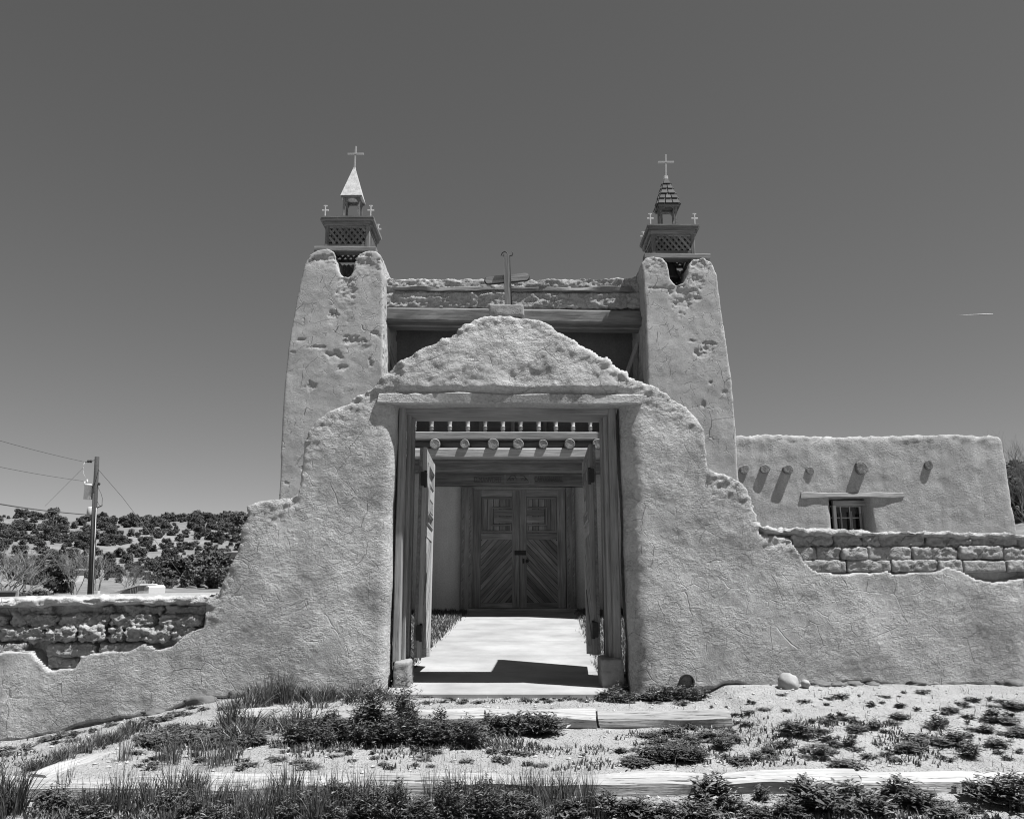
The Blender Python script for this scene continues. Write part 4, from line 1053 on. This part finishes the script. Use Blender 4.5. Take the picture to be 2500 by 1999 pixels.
wire([(240, 1146), (300, 1215), (440, 1400)], PY, 40, .013, 'upper slanting guy wire right of the pole')
wire([(240, 1255), (390, 1384), (475, 1426)], PY, 40, .012, 'lower slanting guy wire right of the pole')
wire([(203, 1142), (110, 1235)], PY, 50, .008, 'faint slanting wire left of the pole')
wire([(206, 1128), (203, 1142), (204, 1156), (211, 1170)], PY, PY, .012, '', 'jumper_wire', pole, M_paint)
wire([(238, 1186), (247, 1205), (250, 1216), (249, 1232)], PY, PY, .014, '', 'drop_wire', pole)
wire([(236, 1218), (241, 1231), (247, 1238)], PY, PY, .012, '', 'drop_wire', pole)

# junipers
def juniper_mesh(seed, nl=3400, core=True, ls=.125):
    rs = np.random.RandomState(seed); lumps = []
    for i in range(rs.randint(10, 19)):
        a = rs.uniform(0, 6.28); h = rs.uniform(.12, .86); rr = .46 * math.sqrt(max(0, 1 - ((h - .38) / .62) ** 2)) * rs.uniform(.3, 1)
        lumps.append((rr * math.cos(a), rr * math.sin(a), h, rs.uniform(.10, .26)))
    V = []; F = []; mats = []
    bm = bmesh.new()
    for x, y, z, r in lumps: bmesh.ops.create_icosphere(bm, subdivisions=1, radius=r * .64, matrix=Matrix.Translation((x, y, max(z, r * .7))))
    for v in bm.verts: v.co *= 1 + .12 * rs.normal()
    bm.verts.index_update(); V = [tuple(v.co) for v in bm.verts]; F = [tuple(v.index for v in f.verts) for f in bm.faces]; bm.free()
    nc = len(F); L = np.array(lumps); idx = rs.choice(len(L), nl, p=L[:, 3] ** 2 / (L[:, 3] ** 2).sum())
    d = rs.normal(size=(nl, 3)); d /= np.linalg.norm(d, axis=1)[:, None]
    c = L[idx, :3] + d * (L[idx, 3] * rs.uniform(.55, 1.22, nl))[:, None]; c[:, 2] = np.maximum(c[:, 2], .03)
    u = rs.normal(size=(nl, 3)); u /= np.linalg.norm(u, axis=1)[:, None]; v = np.cross(u, d + .4 * rs.normal(size=(nl, 3))); v /= np.linalg.norm(v, axis=1)[:, None]
    s = (ls * .35 * rs.uniform(.5, 1.3, nl))[:, None]
    b = len(V)
    T3 = np.stack([c - u * s, c + u * s, c + v * s * 1.6], 1).reshape(-1, 3)
    V += [tuple(q) for q in T3]; F += [(b + 3 * i, b + 3 * i + 1, b + 3 * i + 2) for i in range(nl)]
    # short trunk
    tv, tf = tube_arrays([(0, 0, -.15), (.01, 0, .1), (.0, .02, .35)], [.05, .04, .02], 5); b = len(V)
    V += [tuple(q) for q in tv]; nf = len(F); F += [tuple(b + i for i in f) for f in tf]
    me = bpy.data.meshes.new('juniper'); me.from_pydata(V, [], F); me.update()
    for m in (M_jun, M_juncore): me.materials.append(m)
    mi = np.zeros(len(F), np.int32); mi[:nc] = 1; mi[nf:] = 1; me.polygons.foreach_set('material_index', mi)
    return me
JM = [juniper_mesh(40 + i) for i in range(8)]
rs = np.random.RandomState(12)
placed = []; cnt = 0; tries = 0
def put_tree(p, h, wd, i, label, group):
    o = obj('juniper_tree', JM[i % len(JM)], None, Matrix.Translation(p) @ Matrix.Rotation(rs.uniform(0, 6.28), 4, 'Z') @ Matrix.Diagonal((wd, wd, h, 1)))
    return tag(o, label, 'tree', group)
while cnt < 296 and tries < 20000:
    tries += 1
    az = rs.uniform(-33.5, -18.5); D = float(np.interp(rs.uniform(-6, 143), [-6, 0, 57, 89, 114, 141, 143], [112, 118, 160, 200, 250, 335, 352]))
    r = math.radians(az); x, y = math.sin(r) * D, math.cos(r) * D
    dens = perlin(np.array([[x * .022, y * .022, 3.3]]))[0] + .5 * perlin(np.array([[x * .07, y * .07, 1.3]]))[0]
    if dens < -.95: continue
    wd = rs.uniform(.5, .95) * float(np.interp(D, [110, 160, 250, 340], [36, 34, 31, 28])) * D / 2000; h = wd * rs.uniform(.62, .95)
    if any((x - a) ** 2 + (y - b) ** 2 < (.34 * (wd + c)) ** 2 for a, b, c in placed): continue
    placed.append((x, y, wd)); cnt += 1
    put_tree((x, y, float(HZ(np.array([az]), np.array([D]))[0]) - .1), h, wd, cnt, 'dark round juniper scattered over the pale hillside left of the church', 'junipers on the left hillside')
for px, D, h, wd, lab in ((137, 96, 3.3, 3.6, 'large dark juniper beside the pale road, left of the pole'), (528, 124, 4.8, 6.0, 'largest dark tree near the left edge of the gateway wall'), (478, 112, 3.4, 3.8, 'spiky dark juniper below the slope, left of the gateway shoulder'), (527, 108, 2.6, 2.8, 'round juniper in the field close to the gateway shoulder'), (405, 108, 1.5, 1.8, 'tiny round juniper out in the pale field'), (388, 88, 1.6, 1.1, 'tiny pointed juniper alone in the pale field'), (423, 126, 3.0, 5.0, 'wide low juniper above the pale field'), (128, 66, 1.7, 3.0, 'low dark bush just over the left wall'), (84, 66, 1.5, 2.6, 'low dark bush over the wall, right of the dark sign')):
    p = hill_pt(px, D); put_tree(p - Vector((0, 0, .15)), h, wd, int(px), lab, None)
for i in range(46):
    az = rs.uniform(30.3, 34.5); D = math.sqrt(rs.uniform(140 ** 2, 345 ** 2)); r = math.radians(az)
    h = rs.uniform(4, 6.5); put_tree((math.sin(r) * D, math.cos(r) * D, float(HZ(np.array([az]), np.array([D]))[0]) - .3), h, h * 1.4, i, 'dark tree on the wooded slope behind the right end of the low wing', 'trees on the right slope')
# the smallest scrub between the junipers, too many to count
VS = []; FS = []; nv = 0; small = juniper_mesh(77, 420, True, .30)
sv = np.empty(len(small.vertices) * 3); small.vertices.foreach_get('co', sv); sv = sv.reshape(-1, 3)
sf = [tuple(p.vertices) for p in small.polygons if p.material_index == 0]
sf = np.array(sf)
for i in range(1000):
    az = rs.uniform(-50, -14); D = float(np.interp(rs.uniform(-4, 143), [-6, 0, 57, 89, 114, 141, 143], [112, 118, 160, 200, 250, 335, 352])); r = math.radians(az)
    w_ = rs.uniform(7, 17 if -33.5 < az < -18.5 else 32) * D / 2000; g = rs.uniform(0, 6.28); c_, s_ = math.cos(g), math.sin(g)
    q = sv @ np.array([[c_, s_, 0], [-s_, c_, 0], [0, 0, rs.uniform(.6, 1.0)]]) * w_
    VS.append(q + np.array((math.sin(r) * D, math.cos(r) * D, float(HZ(np.array([az]), np.array([D]))[0]) - .05))); FS.append(sf + nv); nv += len(sv)
tag(obj('hillside_scrub', mesh_np('hillside_scrub', np.concatenate(VS), np.concatenate(FS), M_jun)), 'low dark scrub dotting the hillside between the junipers', 'scrub', kind='stuff')
# leafless trees
def bare_tree(name, p, h, seed, label, spread=.55, mat=None, levels=5, r0=.02):
    rs_ = random.Random(seed); V = []; F = []
    def seg(a, b, ra, rb):
        v, f = tube_arrays([a, b], [ra, rb], 4); o = len(V); V.extend(v); F.extend(tuple(o + i for i in q) for q in f)
    def grow(a, d, L, r, lev):
        b = a + d * L * .5; m = b + (d + Vector((rs_.uniform(-.2, .2), rs_.uniform(-.2, .2), .1))).normalized() * L * .5
        seg(a, b, r, r * .85); seg(b, m, r * .85, r * .65)
        if lev == 0: return
        for i in range(rs_.choice((2, 3, 3)) + (1 if lev < 3 else 0)):
            nd = (d + Vector((rs_.gauss(0, spread), rs_.gauss(0, spread), rs_.uniform(.0, .35)))).normalized()
            grow(b if i % 2 else m, nd, L * rs_.uniform(.62, .85), r * .6, lev - 1)
    t = thing(name, label, 'tree', p)
    for s in range(rs_.choice((2, 3))):
        grow(Vector((rs_.uniform(-.1, .1), 0, -.2)), Vector((rs_.uniform(-.35, .35), rs_.uniform(-.2, .2), 1)).normalized(), h * .27, h * r0, levels)
    zmax = max(v.z for v in V); V2 = [v * (h / zmax) for v in V]
    n1 = len(F)
    # trunk and crown as parts: the thick stems and the fine branches
    area = [max((V2[f[0]] - V2[f[1]]).length, 0) for f in F]; thr = h * r0 * .55
    for nm, sel, m in (('trunk', [f for f, a in zip(F, area) if a > thr], M_bark), ('crown', [f for f, a in zip(F, area) if a <= thr], mat or M_twig)):
        used = sorted({i for f in sel for i in f}); mp = {u: i for i, u in enumerate(used)}
        me = bpy.data.meshes.new(nm); me.from_pydata([V2[u] for u in used], [], [tuple(mp[i] for i in f) for f in sel]); me.update(); me.materials.append(m)
        obj(nm, me, t, Matrix.Translation(p))
bare_tree('bare_cottonwood', hill_pt(22, 70), 4.6, 3, 'tall pale leafless tree at the left edge over the wall', mat=M_bark, r0=.016)
bare_tree('bare_cottonwood', hill_pt(52, 72), 4.2, 4, 'spreading pale leafless tree just right of the left edge tree', mat=M_bark, r0=.016)
bare_tree('bare_tree', hill_pt(186, 82), 4.4, 5, 'slender pale leafless tree close left of the utility pole', .35, M_bark, 5, .012)
bare_tree('bare_tree', hill_pt(244, 80), 4.4, 6, 'slender pale leafless tree close right of the utility pole', .35, M_bark, 5, .012)
bare_tree('bare_shrub', hill_pt(322, 84), 3.4, 7, 'wide grey leafless thicket in the field right of the pole', .6, M_twig, 6, .012)
bare_tree('bare_shrub', hill_pt(366, 84), 2.4, 8, 'small thin leafless shrub beside the wide grey thicket', .4, M_twig, 4, .012)
bare_tree('bare_tree', W(2520, 1330, 55) - Vector((0, 0, 1)), 9.0, 9, 'leafless tree top at the right edge above the wooded slope', .45, M_twig, 6, .008)
# shed, trailer, far walls
def gable(name, pl_, pr_, Dn, wdt, hgt, label, roof, wallm):
    a, b = W(*pl_, Dn), W(*pr_, Dn); t = thing(name, label, 'building', (a.x, Dn, a.z - hgt))
    obj('wall', prism_mesh([(a.x + .15, a.z - hgt), (b.x - .05, a.z - hgt), (b.x - .05, b.z - .04), (a.x + .15, a.z - .04)], Dn + .2, Dn + wdt - .2, wallm), t)
    beam('roof', a + Vector((-.1, wdt / 2, .03)), b + Vector((.1, wdt / 2, .03)), wdt, .07, roof, t, ch=.01)
    return t
t = gable('shed', (283, 1446), (337, 1428), 52, 2.6, 1.4, 'low shed with a white slanting roof and slatted gable beyond the left wall', M_whitemetal, M_woodd)
for i in range(5): p = W(318 + i * 4, 1441, 52.1); beam('slat', (p.x, 52.15, p.z - .3), (p.x, 52.15, p.z + .12 + .02 * i), .03, .05, M_paint, t, up=(0, 1, 0))
a, b = W(336, 1429, 53), W(361, 1470, 53); tr2 = thing('trailer', 'white boxy trailer end beside the low shed', 'trailer', (a.x, 53, b.z))
obj('body', prism_mesh([(a.x, b.z), (b.x, b.z), (b.x, a.z - .12), (b.x - .12, a.z), (a.x, a.z)], 53, 55.5, M_paint), tr2); beam('trim', (a.x, 52.98, a.z - .1), (b.x, 52.98, a.z - .1), .03, .05, M_galv, tr2)
gable('shed', (152, 1457), (204, 1452), 50, 3.0, 1.2, 'flat grey roof peeping over the left wall beside the pole', M_galv, M_woodd)
a, b = W(225, 1442, 47), W(233, 1500, 47); bx = thing('meter_cabinet', 'white upright service box behind the utility pole', 'box', (a.x, 47, b.z))
obj('body', prism_mesh([(a.x, b.z), (b.x, b.z), (b.x, a.z), (a.x, a.z)], 47, 47.3, M_paint), bx); beam('door', (a.x + .05, 46.99, a.z - .1), (a.x + .05, 46.99, a.z - .5), .03, .09, M_iron, bx, up=(0, 1, 0))
a, b = W(-40, 1443, 30), W(36, 1500, 30); sg = thing('sign_board', 'dark framed sign back at the left edge above the wall', 'sign', (a.x, 30, b.z))
obj('board', prism_mesh([(a.x, b.z), (b.x - .03, b.z), (b.x - .03, a.z - .03), (a.x, a.z - .03)], 30, 30.05, M_wooddd), sg)
beam('frame', (a.x, 30.0, a.z), (b.x, 30.0, a.z), .1, .05, M_wood, sg); beam('frame', (b.x, 30.0, b.z), (b.x, 30.0, a.z), .1, .05, M_wood, sg, up=(0, 1, 0))
a, b = hill_pt(92, 112), hill_pt(182, 116); h_ = 3.2
lw_ = thing('house', 'pale long low house wall behind the large juniper on the left', 'building', a)
obj('wall', prism_mesh([(a.x, a.z - 1), (b.x, a.z - 1), (b.x, a.z + 1.9), (a.x, a.z + 1.9)], (a.y + b.y) / 2, (a.y + b.y) / 2 + 5, M_paint), lw_); beam('roof', (a.x - .3, (a.y + b.y) / 2 + 2.5, a.z + 2.0), (b.x + .3, (a.y + b.y) / 2 + 2.5, a.z + 2.0), 6, .2, M_whitemetal, lw_)
a = hill_pt(561, 128); hs = thing('house', 'small pale house corner among the trees beside the gateway shoulder', 'building', a)
obj('wall', prism_mesh([(a.x - 1.6, a.z - 1), (a.x + 1.2, a.z - 1), (a.x + 1.2, a.z + 3.6), (a.x - 1.6, a.z + 3.6)], a.y, a.y + 5, M_portal), hs); beam('roof', (a.x - 1.8, a.y + 2.4, a.z + 3.65), (a.x + 1.4, a.y + 2.4, a.z + 3.65), 5.4, .15, M_whitemetal, hs)
a = hill_pt(209, 325); tk = thing('water_tank', 'tiny white tank high on the hillside just left of the pole', 'tank', a)
obj('tank_body', lathe_mesh([(1.6, 0), (1.6, 4.5), (1.2, 5.0), (.2, 5.2)], M_paint, 16), tk, Matrix.Translation(a))
# aircraft trail
a, b = W(2335, 770, 16000), W(2424, 766.5, 16000); n = 9
tr3 = tube('aircraft_trail', [a + (b - a) * i / n for i in range(n + 1)], [1, 2, 3, 5, 6, 7, 8, 9, 9, 4], plain_mat('ice_trail', 1.1, 1, 0, var=.02), None, 8)
tag(tr3, 'thin white aircraft trail low in the sky on the right', 'contrail')

# ================================================================ weeds, grass, pebbles
def blades(rs_, n, h, spread, lean, w, seeds=0.0):
    V = []; F = []; M = []
    for i in range(n):
        a = rs_.uniform(0, 6.28); r = spread * math.sqrt(rs_.uniform(0, 1)); b = Vector((r * math.cos(a), r * math.sin(a), -.01))
        hh = h * rs_.uniform(.45, 1.0); ln = lean * rs_.uniform(.2, 1.2); g = rs_.uniform(0, 6.28)
        d = Vector((math.cos(g), math.sin(g), 0)) * .6 + Vector((math.cos(a), math.sin(a), 0)) * .7; s = Vector((-math.sin(g), math.cos(g), 0)) * w * .5
        o = len(V); pr = []
        for t, ww_ in ((0, 1), (.4, .9), (.75, .6)):
            c = b + Vector((0, 0, hh * t * (1 - .25 * ln * t))) + d * (ln * hh * t * t); V += [c - s * ww_, c + s * ww_]
        tip = b + Vector((0, 0, hh * (1 - .25 * ln))) + d * (ln * hh); V.append(tip)
        F += [(o, o + 1, o + 3, o + 2), (o + 2, o + 3, o + 5, o + 4), (o + 4, o + 5, o + 6)]; M += [0, 0, 0]
        if rs_.random() < seeds:   # seed spike
            o = len(V); q = Vector((0, 0, 1)) * hh * .22; e = .006
            V += [tip, tip + q * .5 + Vector((e, 0, 0)), tip + q * .5 + Vector((-e * .5, e, 0)), tip + q * .5 + Vector((-e * .5, -e, 0)), tip + q]
            F += [(o, o + 1, o + 2), (o, o + 2, o + 3), (o, o + 3, o + 1), (o + 4, o + 2, o + 1), (o + 4, o + 3, o + 2), (o + 4, o + 1, o + 3)]; M += [1] * 6
    return V, F, M
def leafy(rs_, stems, h, spread, leaf, per, droop=.3, flowers=0.0):
    V = []; F = []; M = []
    for i in range(stems):
        a = rs_.uniform(0, 6.28); out = rs_.uniform(.1, 1.0); d = Vector((math.cos(a) * out * spread, math.sin(a) * out * spread, h * rs_.uniform(.55, 1.0) * (1.1 - .5 * out)))
        bs = Vector((rs_.gauss(0, .12) * spread, rs_.gauss(0, .12) * spread, 0))
        for k in range(per):
            t = (k + rs_.random()) / per; t = .15 + .85 * t; c = bs + d * t - Vector((0, 0, .15 * h * t * t * out))
            g = rs_.uniform(0, 6.28); up = rs_.uniform(-.1, .8); u = Vector((math.cos(g), math.sin(g), up)).normalized()
            s = u.cross(Vector((rs_.gauss(0, .3), rs_.gauss(0, .3), 1))).normalized(); L = leaf * rs_.uniform(.5, 1.25) * (1.1 - .4 * t); wd = L * rs_.uniform(.08, .16)
            nn = s.cross(u); o = len(V)
            V += [c, c + u * L * .5 + s * wd + nn * wd * .3, c + u * L - Vector((0, 0, droop * L * .4)), c + u * L * .5 - s * wd + nn * wd * .3]
            F += [(o, o + 1, o + 2), (o, o + 2, o + 3)]; M += [0, 0]
        o = len(V); s = Vector((.002, 0, 0)); V += [bs - s, bs + s, bs + d + s * .5, bs + d - s * .5]; F.append((o, o + 1, o + 2, o + 3)); M.append(0)
        if rs_.random() < flowers:
            for _ in range(3):
                c = bs + d * rs_.uniform(.75, 1.02) + Vector((rs_.gauss(0, .012), rs_.gauss(0, .012), .006)); r = rs_.uniform(.005, .009); o = len(V)
                V += [c + Vector((r, 0, 0)), c + Vector((0, r, 0)), c + Vector((-r, 0, 0)), c + Vector((0, -r, 0)), c + Vector((0, 0, r)), c - Vector((0, 0, r))]
                F += [(o, o + 1, o + 4), (o + 1, o + 2, o + 4), (o + 2, o + 3, o + 4), (o + 3, o, o + 4), (o + 1, o, o + 5), (o + 2, o + 1, o + 5), (o + 3, o + 2, o + 5), (o, o + 3, o + 5)]; M += [2] * 8
    return V, F, M
def plant_mesh(name, vfm, m0):
    V, F, M = vfm; me = bpy.data.meshes.new(name); me.from_pydata(V, [], F); me.update()
    for m in (m0, M_dry, M_flower): me.materials.append(m)
    me.polygons.foreach_set('material_index', np.array(M, np.int32)); return me
pr = random.Random(21)
GT = [plant_mesh('grass_tuft', blades(pr, 60, 1.0, .30, .75, .030, .0), M_grass) for _ in range(4)]
GS = [plant_mesh('seeding_grass', blades(pr, 44, 1.0, .32, .55, .024, .4), M_grass) for _ in range(4)]
LW = [plant_mesh('leafy_weed', leafy(pr, 34, .8, .52, .26, 13), M_leaf) for _ in range(4)]
LD = [plant_mesh('dark_leafy_weed', leafy(pr, 46, .85, .48, .20, 15), M_leafd) for _ in range(3)]
SW = [plant_mesh('small_weed', leafy(pr, 14, .3, .5, .34, 8), M_leaf) for _ in range(5)]
FL = [plant_mesh('flowering_weed', leafy(pr, 70, 1.0, .42, .13, 20, .2, .9), M_leafd) for _ in range(2)]
def plant(meshes, name, p, w, h, label, cat, group=None):
    o = obj(name, pr.choice(meshes), None, Matrix.Translation(p) @ Matrix.Rotation(pr.uniform(0, 6.28), 4, 'Z') @ Matrix.Diagonal((w, w * pr.uniform(.85, 1.15), h, 1)))
    return tag(o, label, cat, group)
def zone(meshes, name, n, x, y, w, h, label, cat, group, tilt=None):
    for i in range(n):
        px = pr.uniform(*x); py = pr.uniform(*y)
        if tilt: py += tilt(px)
        p = G(px, py)
        if 7.02 < p.y < 7.6 and not (-.95 < p.x < .95): p.y = pr.uniform(6.85, 7.02); p.z = float(T(np.array([p.x]), np.array([p.y]))[0])
        s = pr.uniform(*w); plant(meshes, name, p, s, pr.uniform(*h), label, cat, group)
# front of the lower timber
g1 = 'leafy weeds in front of the lower timber'; g2 = 'seeding grass in front of the lower timber'
zone(LD, 'leafy_weed', 40, (820, 1330), (1962, 2020), (.12, .24), (.10, .23), 'dense dark leafy weed against the front of the lower timber, in the middle', 'weed', g1)
zone(LW, 'leafy_weed', 34, (110, 840), (1962, 2020), (.12, .22), (.09, .18), 'leafy weed among the tall grass along the lower timber, left', 'weed', 'weeds among the left foreground grass')
zone(GS, 'seeding_grass', 46, (150, 860), (1950, 2015), (.10, .22), (.12, .26), 'tall seeding grass along the front of the lower timber, left', 'grass', g2)
zone(GS, 'seeding_grass', 34, (860, 1480), (1945, 2000), (.1, .2), (.14, .24), 'seeding grass rising among the dark weeds in front of the lower timber', 'grass', 'grass among the middle foreground weeds')
zone(GT, 'grass_tuft', 5, (-30, 55), (1975, 2010), (.16, .26), (.22, .3), 'pale broad bladed grass in the left front corner', 'grass', 'grass in the left front corner')
for px, py, w, h in ((1745, 1948, .34, .26), (1700, 1985, .3, .18), (1790, 1975, .22, .18), (1960, 1945, .3, .22), (2010, 1975, .42, .26), (2080, 1950, .3, .2), (1930, 1990, .3, .16), (2190, 1940, .34, .24), (2240, 1965, .34, .2), (2140, 1985, .3, .2), (2400, 1945, .36, .24), (2460, 1960, .4, .28), (2490, 1930, .3, .22), (1560, 1985, .32, .18), (1480, 1975, .3, .2), (1620, 1990, .26, .16), (1850, 1990, .24, .12), (2320, 1990, .26, .14), (1400, 1985, .3, .18), (1860, 1945, .16, .14), (2560, 1950, .4, .3)):
    plant(LW, 'leafy_weed', G(px, py + 8), w * .85, h * .8, 'spiky leafy weed in front of the lower timber, right of the dark weeds', 'weed', 'weeds along the right foreground')
zone(SW, 'small_weed', 40, (1400, 2500), (1955, 2020), (.05, .14), (.05, .12), 'low weed on the bare ground at the right front', 'weed', 'low weeds at the right front')
# in front of the upper timber
plant(FL, 'flowering_weed', G(905, 1800), .46, .40, 'tall dark flowering weed with small pale blossoms before the left gate post', 'weed')
plant(FL, 'flowering_weed', G(985, 1795), .44, .42, 'tall dark flowering weed standing nearest the middle of the path', 'weed')
zone(LD, 'leafy_weed', 34, (700, 1180), (1785, 1825), (.16, .34), (.14, .26), 'dark leafy weed massed before the upper timber', 'weed', 'dark weeds before the upper timber')
zone(LW, 'leafy_weed', 12, (1180, 1370), (1780, 1800), (.2, .34), (.14, .22), 'leafy weed before the upper timber near its joint', 'weed', 'weeds near the joint of the upper timber')
zone(GT, 'grass_tuft', 18, (560, 780), (1745, 1815), (.16, .3), (.14, .28), 'grass tuft left of the flowering weeds by the upper step', 'grass', 'grass tufts left of the flowering weeds')
zone(LW, 'leafy_weed', 30, (350, 620), (1785, 1825), (.16, .3), (.06, .11), 'low dark creeping weed right of the slanting timber', 'weed', 'creeping weeds by the slanting timber')
zone(GT, 'grass_tuft', 26, (700, 960), (1690, 1702), (.10, .22), (.08, .20), 'upright grass tuft at the foot of the left gate pier', 'grass', 'grass at the foot of the left pier')
zone(GT, 'grass_tuft', 8, (610, 700), (1705, 1735), (.14, .22), (.18, .30), 'tall grass tuft where the left wall meets the upper step', 'grass', 'tall grass by the left wall')
zone(LW, 'leafy_weed', 26, (1470, 1730), (1684, 1712), (.12, .26), (.08, .17), 'leafy weed at the foot of the right gate pier', 'weed', 'weeds at the foot of the right pier')
zone(SW, 'small_weed', 44, (1020, 1560), (1702, 1716), (.06, .14), (.03, .07), 'low weed in the strip between the path and the upper timber', 'weed', 'low weeds before the path')
# right ground
zone(SW, 'small_weed', 130, (1560, 2500), (1690, 1860), (.04, .17), (.03, .12), 'small weed on the bare ground before the right wall', 'weed', 'small weeds before the right wall')
zone(LW, 'leafy_weed', 26, (1550, 2150), (1775, 1868), (.10, .26), (.05, .15), 'leafy weed on the slope between the two steps, right', 'weed', 'leafy weeds between the steps on the right')
zone(LW, 'leafy_weed', 16, (2150, 2500), (1730, 1850), (.12, .26), (.06, .14), 'leafy weed on the bare ground at the right edge', 'weed', 'leafy weeds at the right edge')
zone(LD, 'leafy_weed', 7, (1590, 1710), (1848, 1862), (.2, .32), (.1, .15), 'dense dark weed patch just above the lower timber, right of the middle', 'weed', 'dark weed patch above the lower timber')
# middle and left ground
zone(SW, 'small_weed', 60, (330, 1560), (1825, 1880), (.06, .17), (.04, .1), 'small weed on the earth tread between the timbers', 'weed', 'small weeds between the timbers')
zone(GT, 'grass_tuft', 26, (60, 330), (-18, 2), (.08, .18), (.06, .13), 'short grass along the slanting timber', 'grass', 'short grass along the slanting timber', tilt=lambda x: 1888 - (x - 80) * .36)
zone(SW, 'small_weed', 40, (-20, 560), (0, 26), (.08, .2), (.05, .12), 'small weed at the foot of the left wall', 'weed', 'weeds at the foot of the left wall', tilt=lambda x: 1822 - x * .21)
zone(GS, 'seeding_grass', 10, (300, 700), (1840, 1875), (.12, .2), (.12, .22), 'seeding grass on the tread behind the lower timber, left', 'grass', 'seeding grass behind the lower timber')
# uncountable short grass either side of the path in the yard
def grass_field(name, pts, h, w, mat, label):
    n = len(pts); rs_ = np.random.RandomState(n)
    hh = h * rs_.uniform(.4, 1.1, n); a = rs_.uniform(0, 6.28, n); ln = rs_.uniform(.1, .9, n) * hh
    s = np.c_[-np.sin(a), np.cos(a), np.zeros(n)] * (w * rs_.uniform(.6, 1.3, n))[:, None]; d = np.c_[np.cos(a), np.sin(a), np.zeros(n)]
    b = np.c_[pts, T(pts[:, 0], pts[:, 1]) - .005]; up = np.array((0, 0, 1.))
    V = np.stack([b - s, b + s, b + s * .7 + up * (hh * .55)[:, None] + d * (ln * .35)[:, None], b - s * .7 + up * (hh * .55)[:, None] + d * (ln * .35)[:, None], b + up * (hh * .95)[:, None] + d * ln[:, None]], 1).reshape(-1, 3)
    k = np.arange(n)[:, None] * 5
    F = np.concatenate([k + np.array([[0, 1, 2]]), k + np.array([[0, 2, 3]]), k + np.array([[3, 2, 4]])])
    return tag(obj(name, mesh_np(name, V, F, mat)), label, 'grass', kind='stuff')
rs = np.random.RandomState(5)
def yard(n, x0, x1, edge):
    x = rs.uniform(x0, x1, n); y = 7.75 + (14.45 - 7.75) * rs.uniform(0, 1, n) ** 1.3
    keep = (np.abs(x - (-.125 + .0405 * (y - 7))) > .945 + .10 * perlin(np.c_[y * 1.5, x * 0, x * 0 + (x0 > 0)]) + .05 * rs.normal(size=n))
    return np.c_[x, y][keep]
grass_field('lawn_grass', yard(30000, -3.0, -.6, .97), .085, .006, M_grass, 'short green grass in the yard left of the concrete path')
grass_field('lawn_grass', yard(20000, .8, 2.8, .99), .085, .006, M_grass, 'short green grass in the yard right of the concrete path')
# creeping green between the weeds of the foreground
pts = []
for x0, x1, y0, y1, n in ((60, 1400, 1955, 2030, 9000), (350, 1350, 1775, 1830, 6000), (-20, 500, 1800, 1880, 1400), (700, 1500, 1820, 1880, 1800), (1500, 2300, 1770, 1870, 2600), (1380, 2520, 1960, 2030, 3500), (680, 1000, 1690, 1720, 1500), (1020, 1560, 1702, 1716, 900)):
    c = [G(x, y) for x, y in ((x0, y0), (x1, y0), (x1, y1), (x0, y1))]
    u, v = rs.uniform(0, 1, n), rs.uniform(0, 1, n)
    q = np.array([[p.x, p.y] for p in c]); P = (q[0][None] * (1 - u)[:, None] + q[1][None] * u[:, None]) * (1 - v)[:, None] + (q[3][None] * (1 - u)[:, None] + q[2][None] * u[:, None]) * v[:, None]
    m = fbm(np.c_[P, np.zeros(n)], 2.2, 3) > (-.25 if n > 5000 else .0)
    pts.append(P[m & ((P[:, 1] < 6.98))])
grass_field('ground_cover', np.concatenate(pts), .045, .006, M_leaf, 'low creeping green growth over the bare soil of the steps')
dl = np.c_[rs.uniform(-4.6, 5.2, 2600), 4.3 + 2.6 * rs.uniform(0, 1, 2600)]
dl = dl[fbm(np.c_[dl, np.zeros(len(dl))], 1.6, 3, .5, 5.) > -.1]
grass_field('dry_litter', dl, .055, .0025, M_dry, 'thin dry straw and dead stems littering the soil of the steps')
# pebbles
n = 5200
P = np.c_[rs.uniform(-4.6, 5.2, n), 4.2 + 2.9 * rs.uniform(0, 1, n)]
sz = .004 + .011 * rs.uniform(0, 1, n) ** 4
base = np.array([(1, 0, 0), (-1, 0, 0), (0, 1, 0), (0, -1, 0), (0, 0, .7), (0, 0, -.7)], float)
Fb = np.array([(0, 2, 4), (2, 1, 4), (1, 3, 4), (3, 0, 4), (2, 0, 5), (1, 2, 5), (3, 1, 5), (0, 3, 5)])
jit = 1 + .35 * rs.normal(size=(n, 6, 1))
ra = rs.uniform(0, 6.28, n); Rm = np.stack([np.stack([np.cos(ra), -np.sin(ra), 0 * ra], 1), np.stack([np.sin(ra), np.cos(ra), 0 * ra], 1), np.stack([0 * ra, 0 * ra, 0 * ra + 1], 1)], 1)
VV = np.einsum('nij,nkj->nki', Rm, base[None] * jit * sz[:, None, None] * np.array((1.3, 1, 1)))
VV = VV + np.c_[P, T(P[:, 0], P[:, 1]) + sz * .3][:, None, :]
tag(obj('pebbles', mesh_np('pebbles', VV.reshape(-1, 3), (np.arange(n)[:, None, None] * 6 + Fb[None]).reshape(-1, 3), M_pebble)), 'small pale pebbles strewn over the bare soil', 'gravel', kind='stuff')
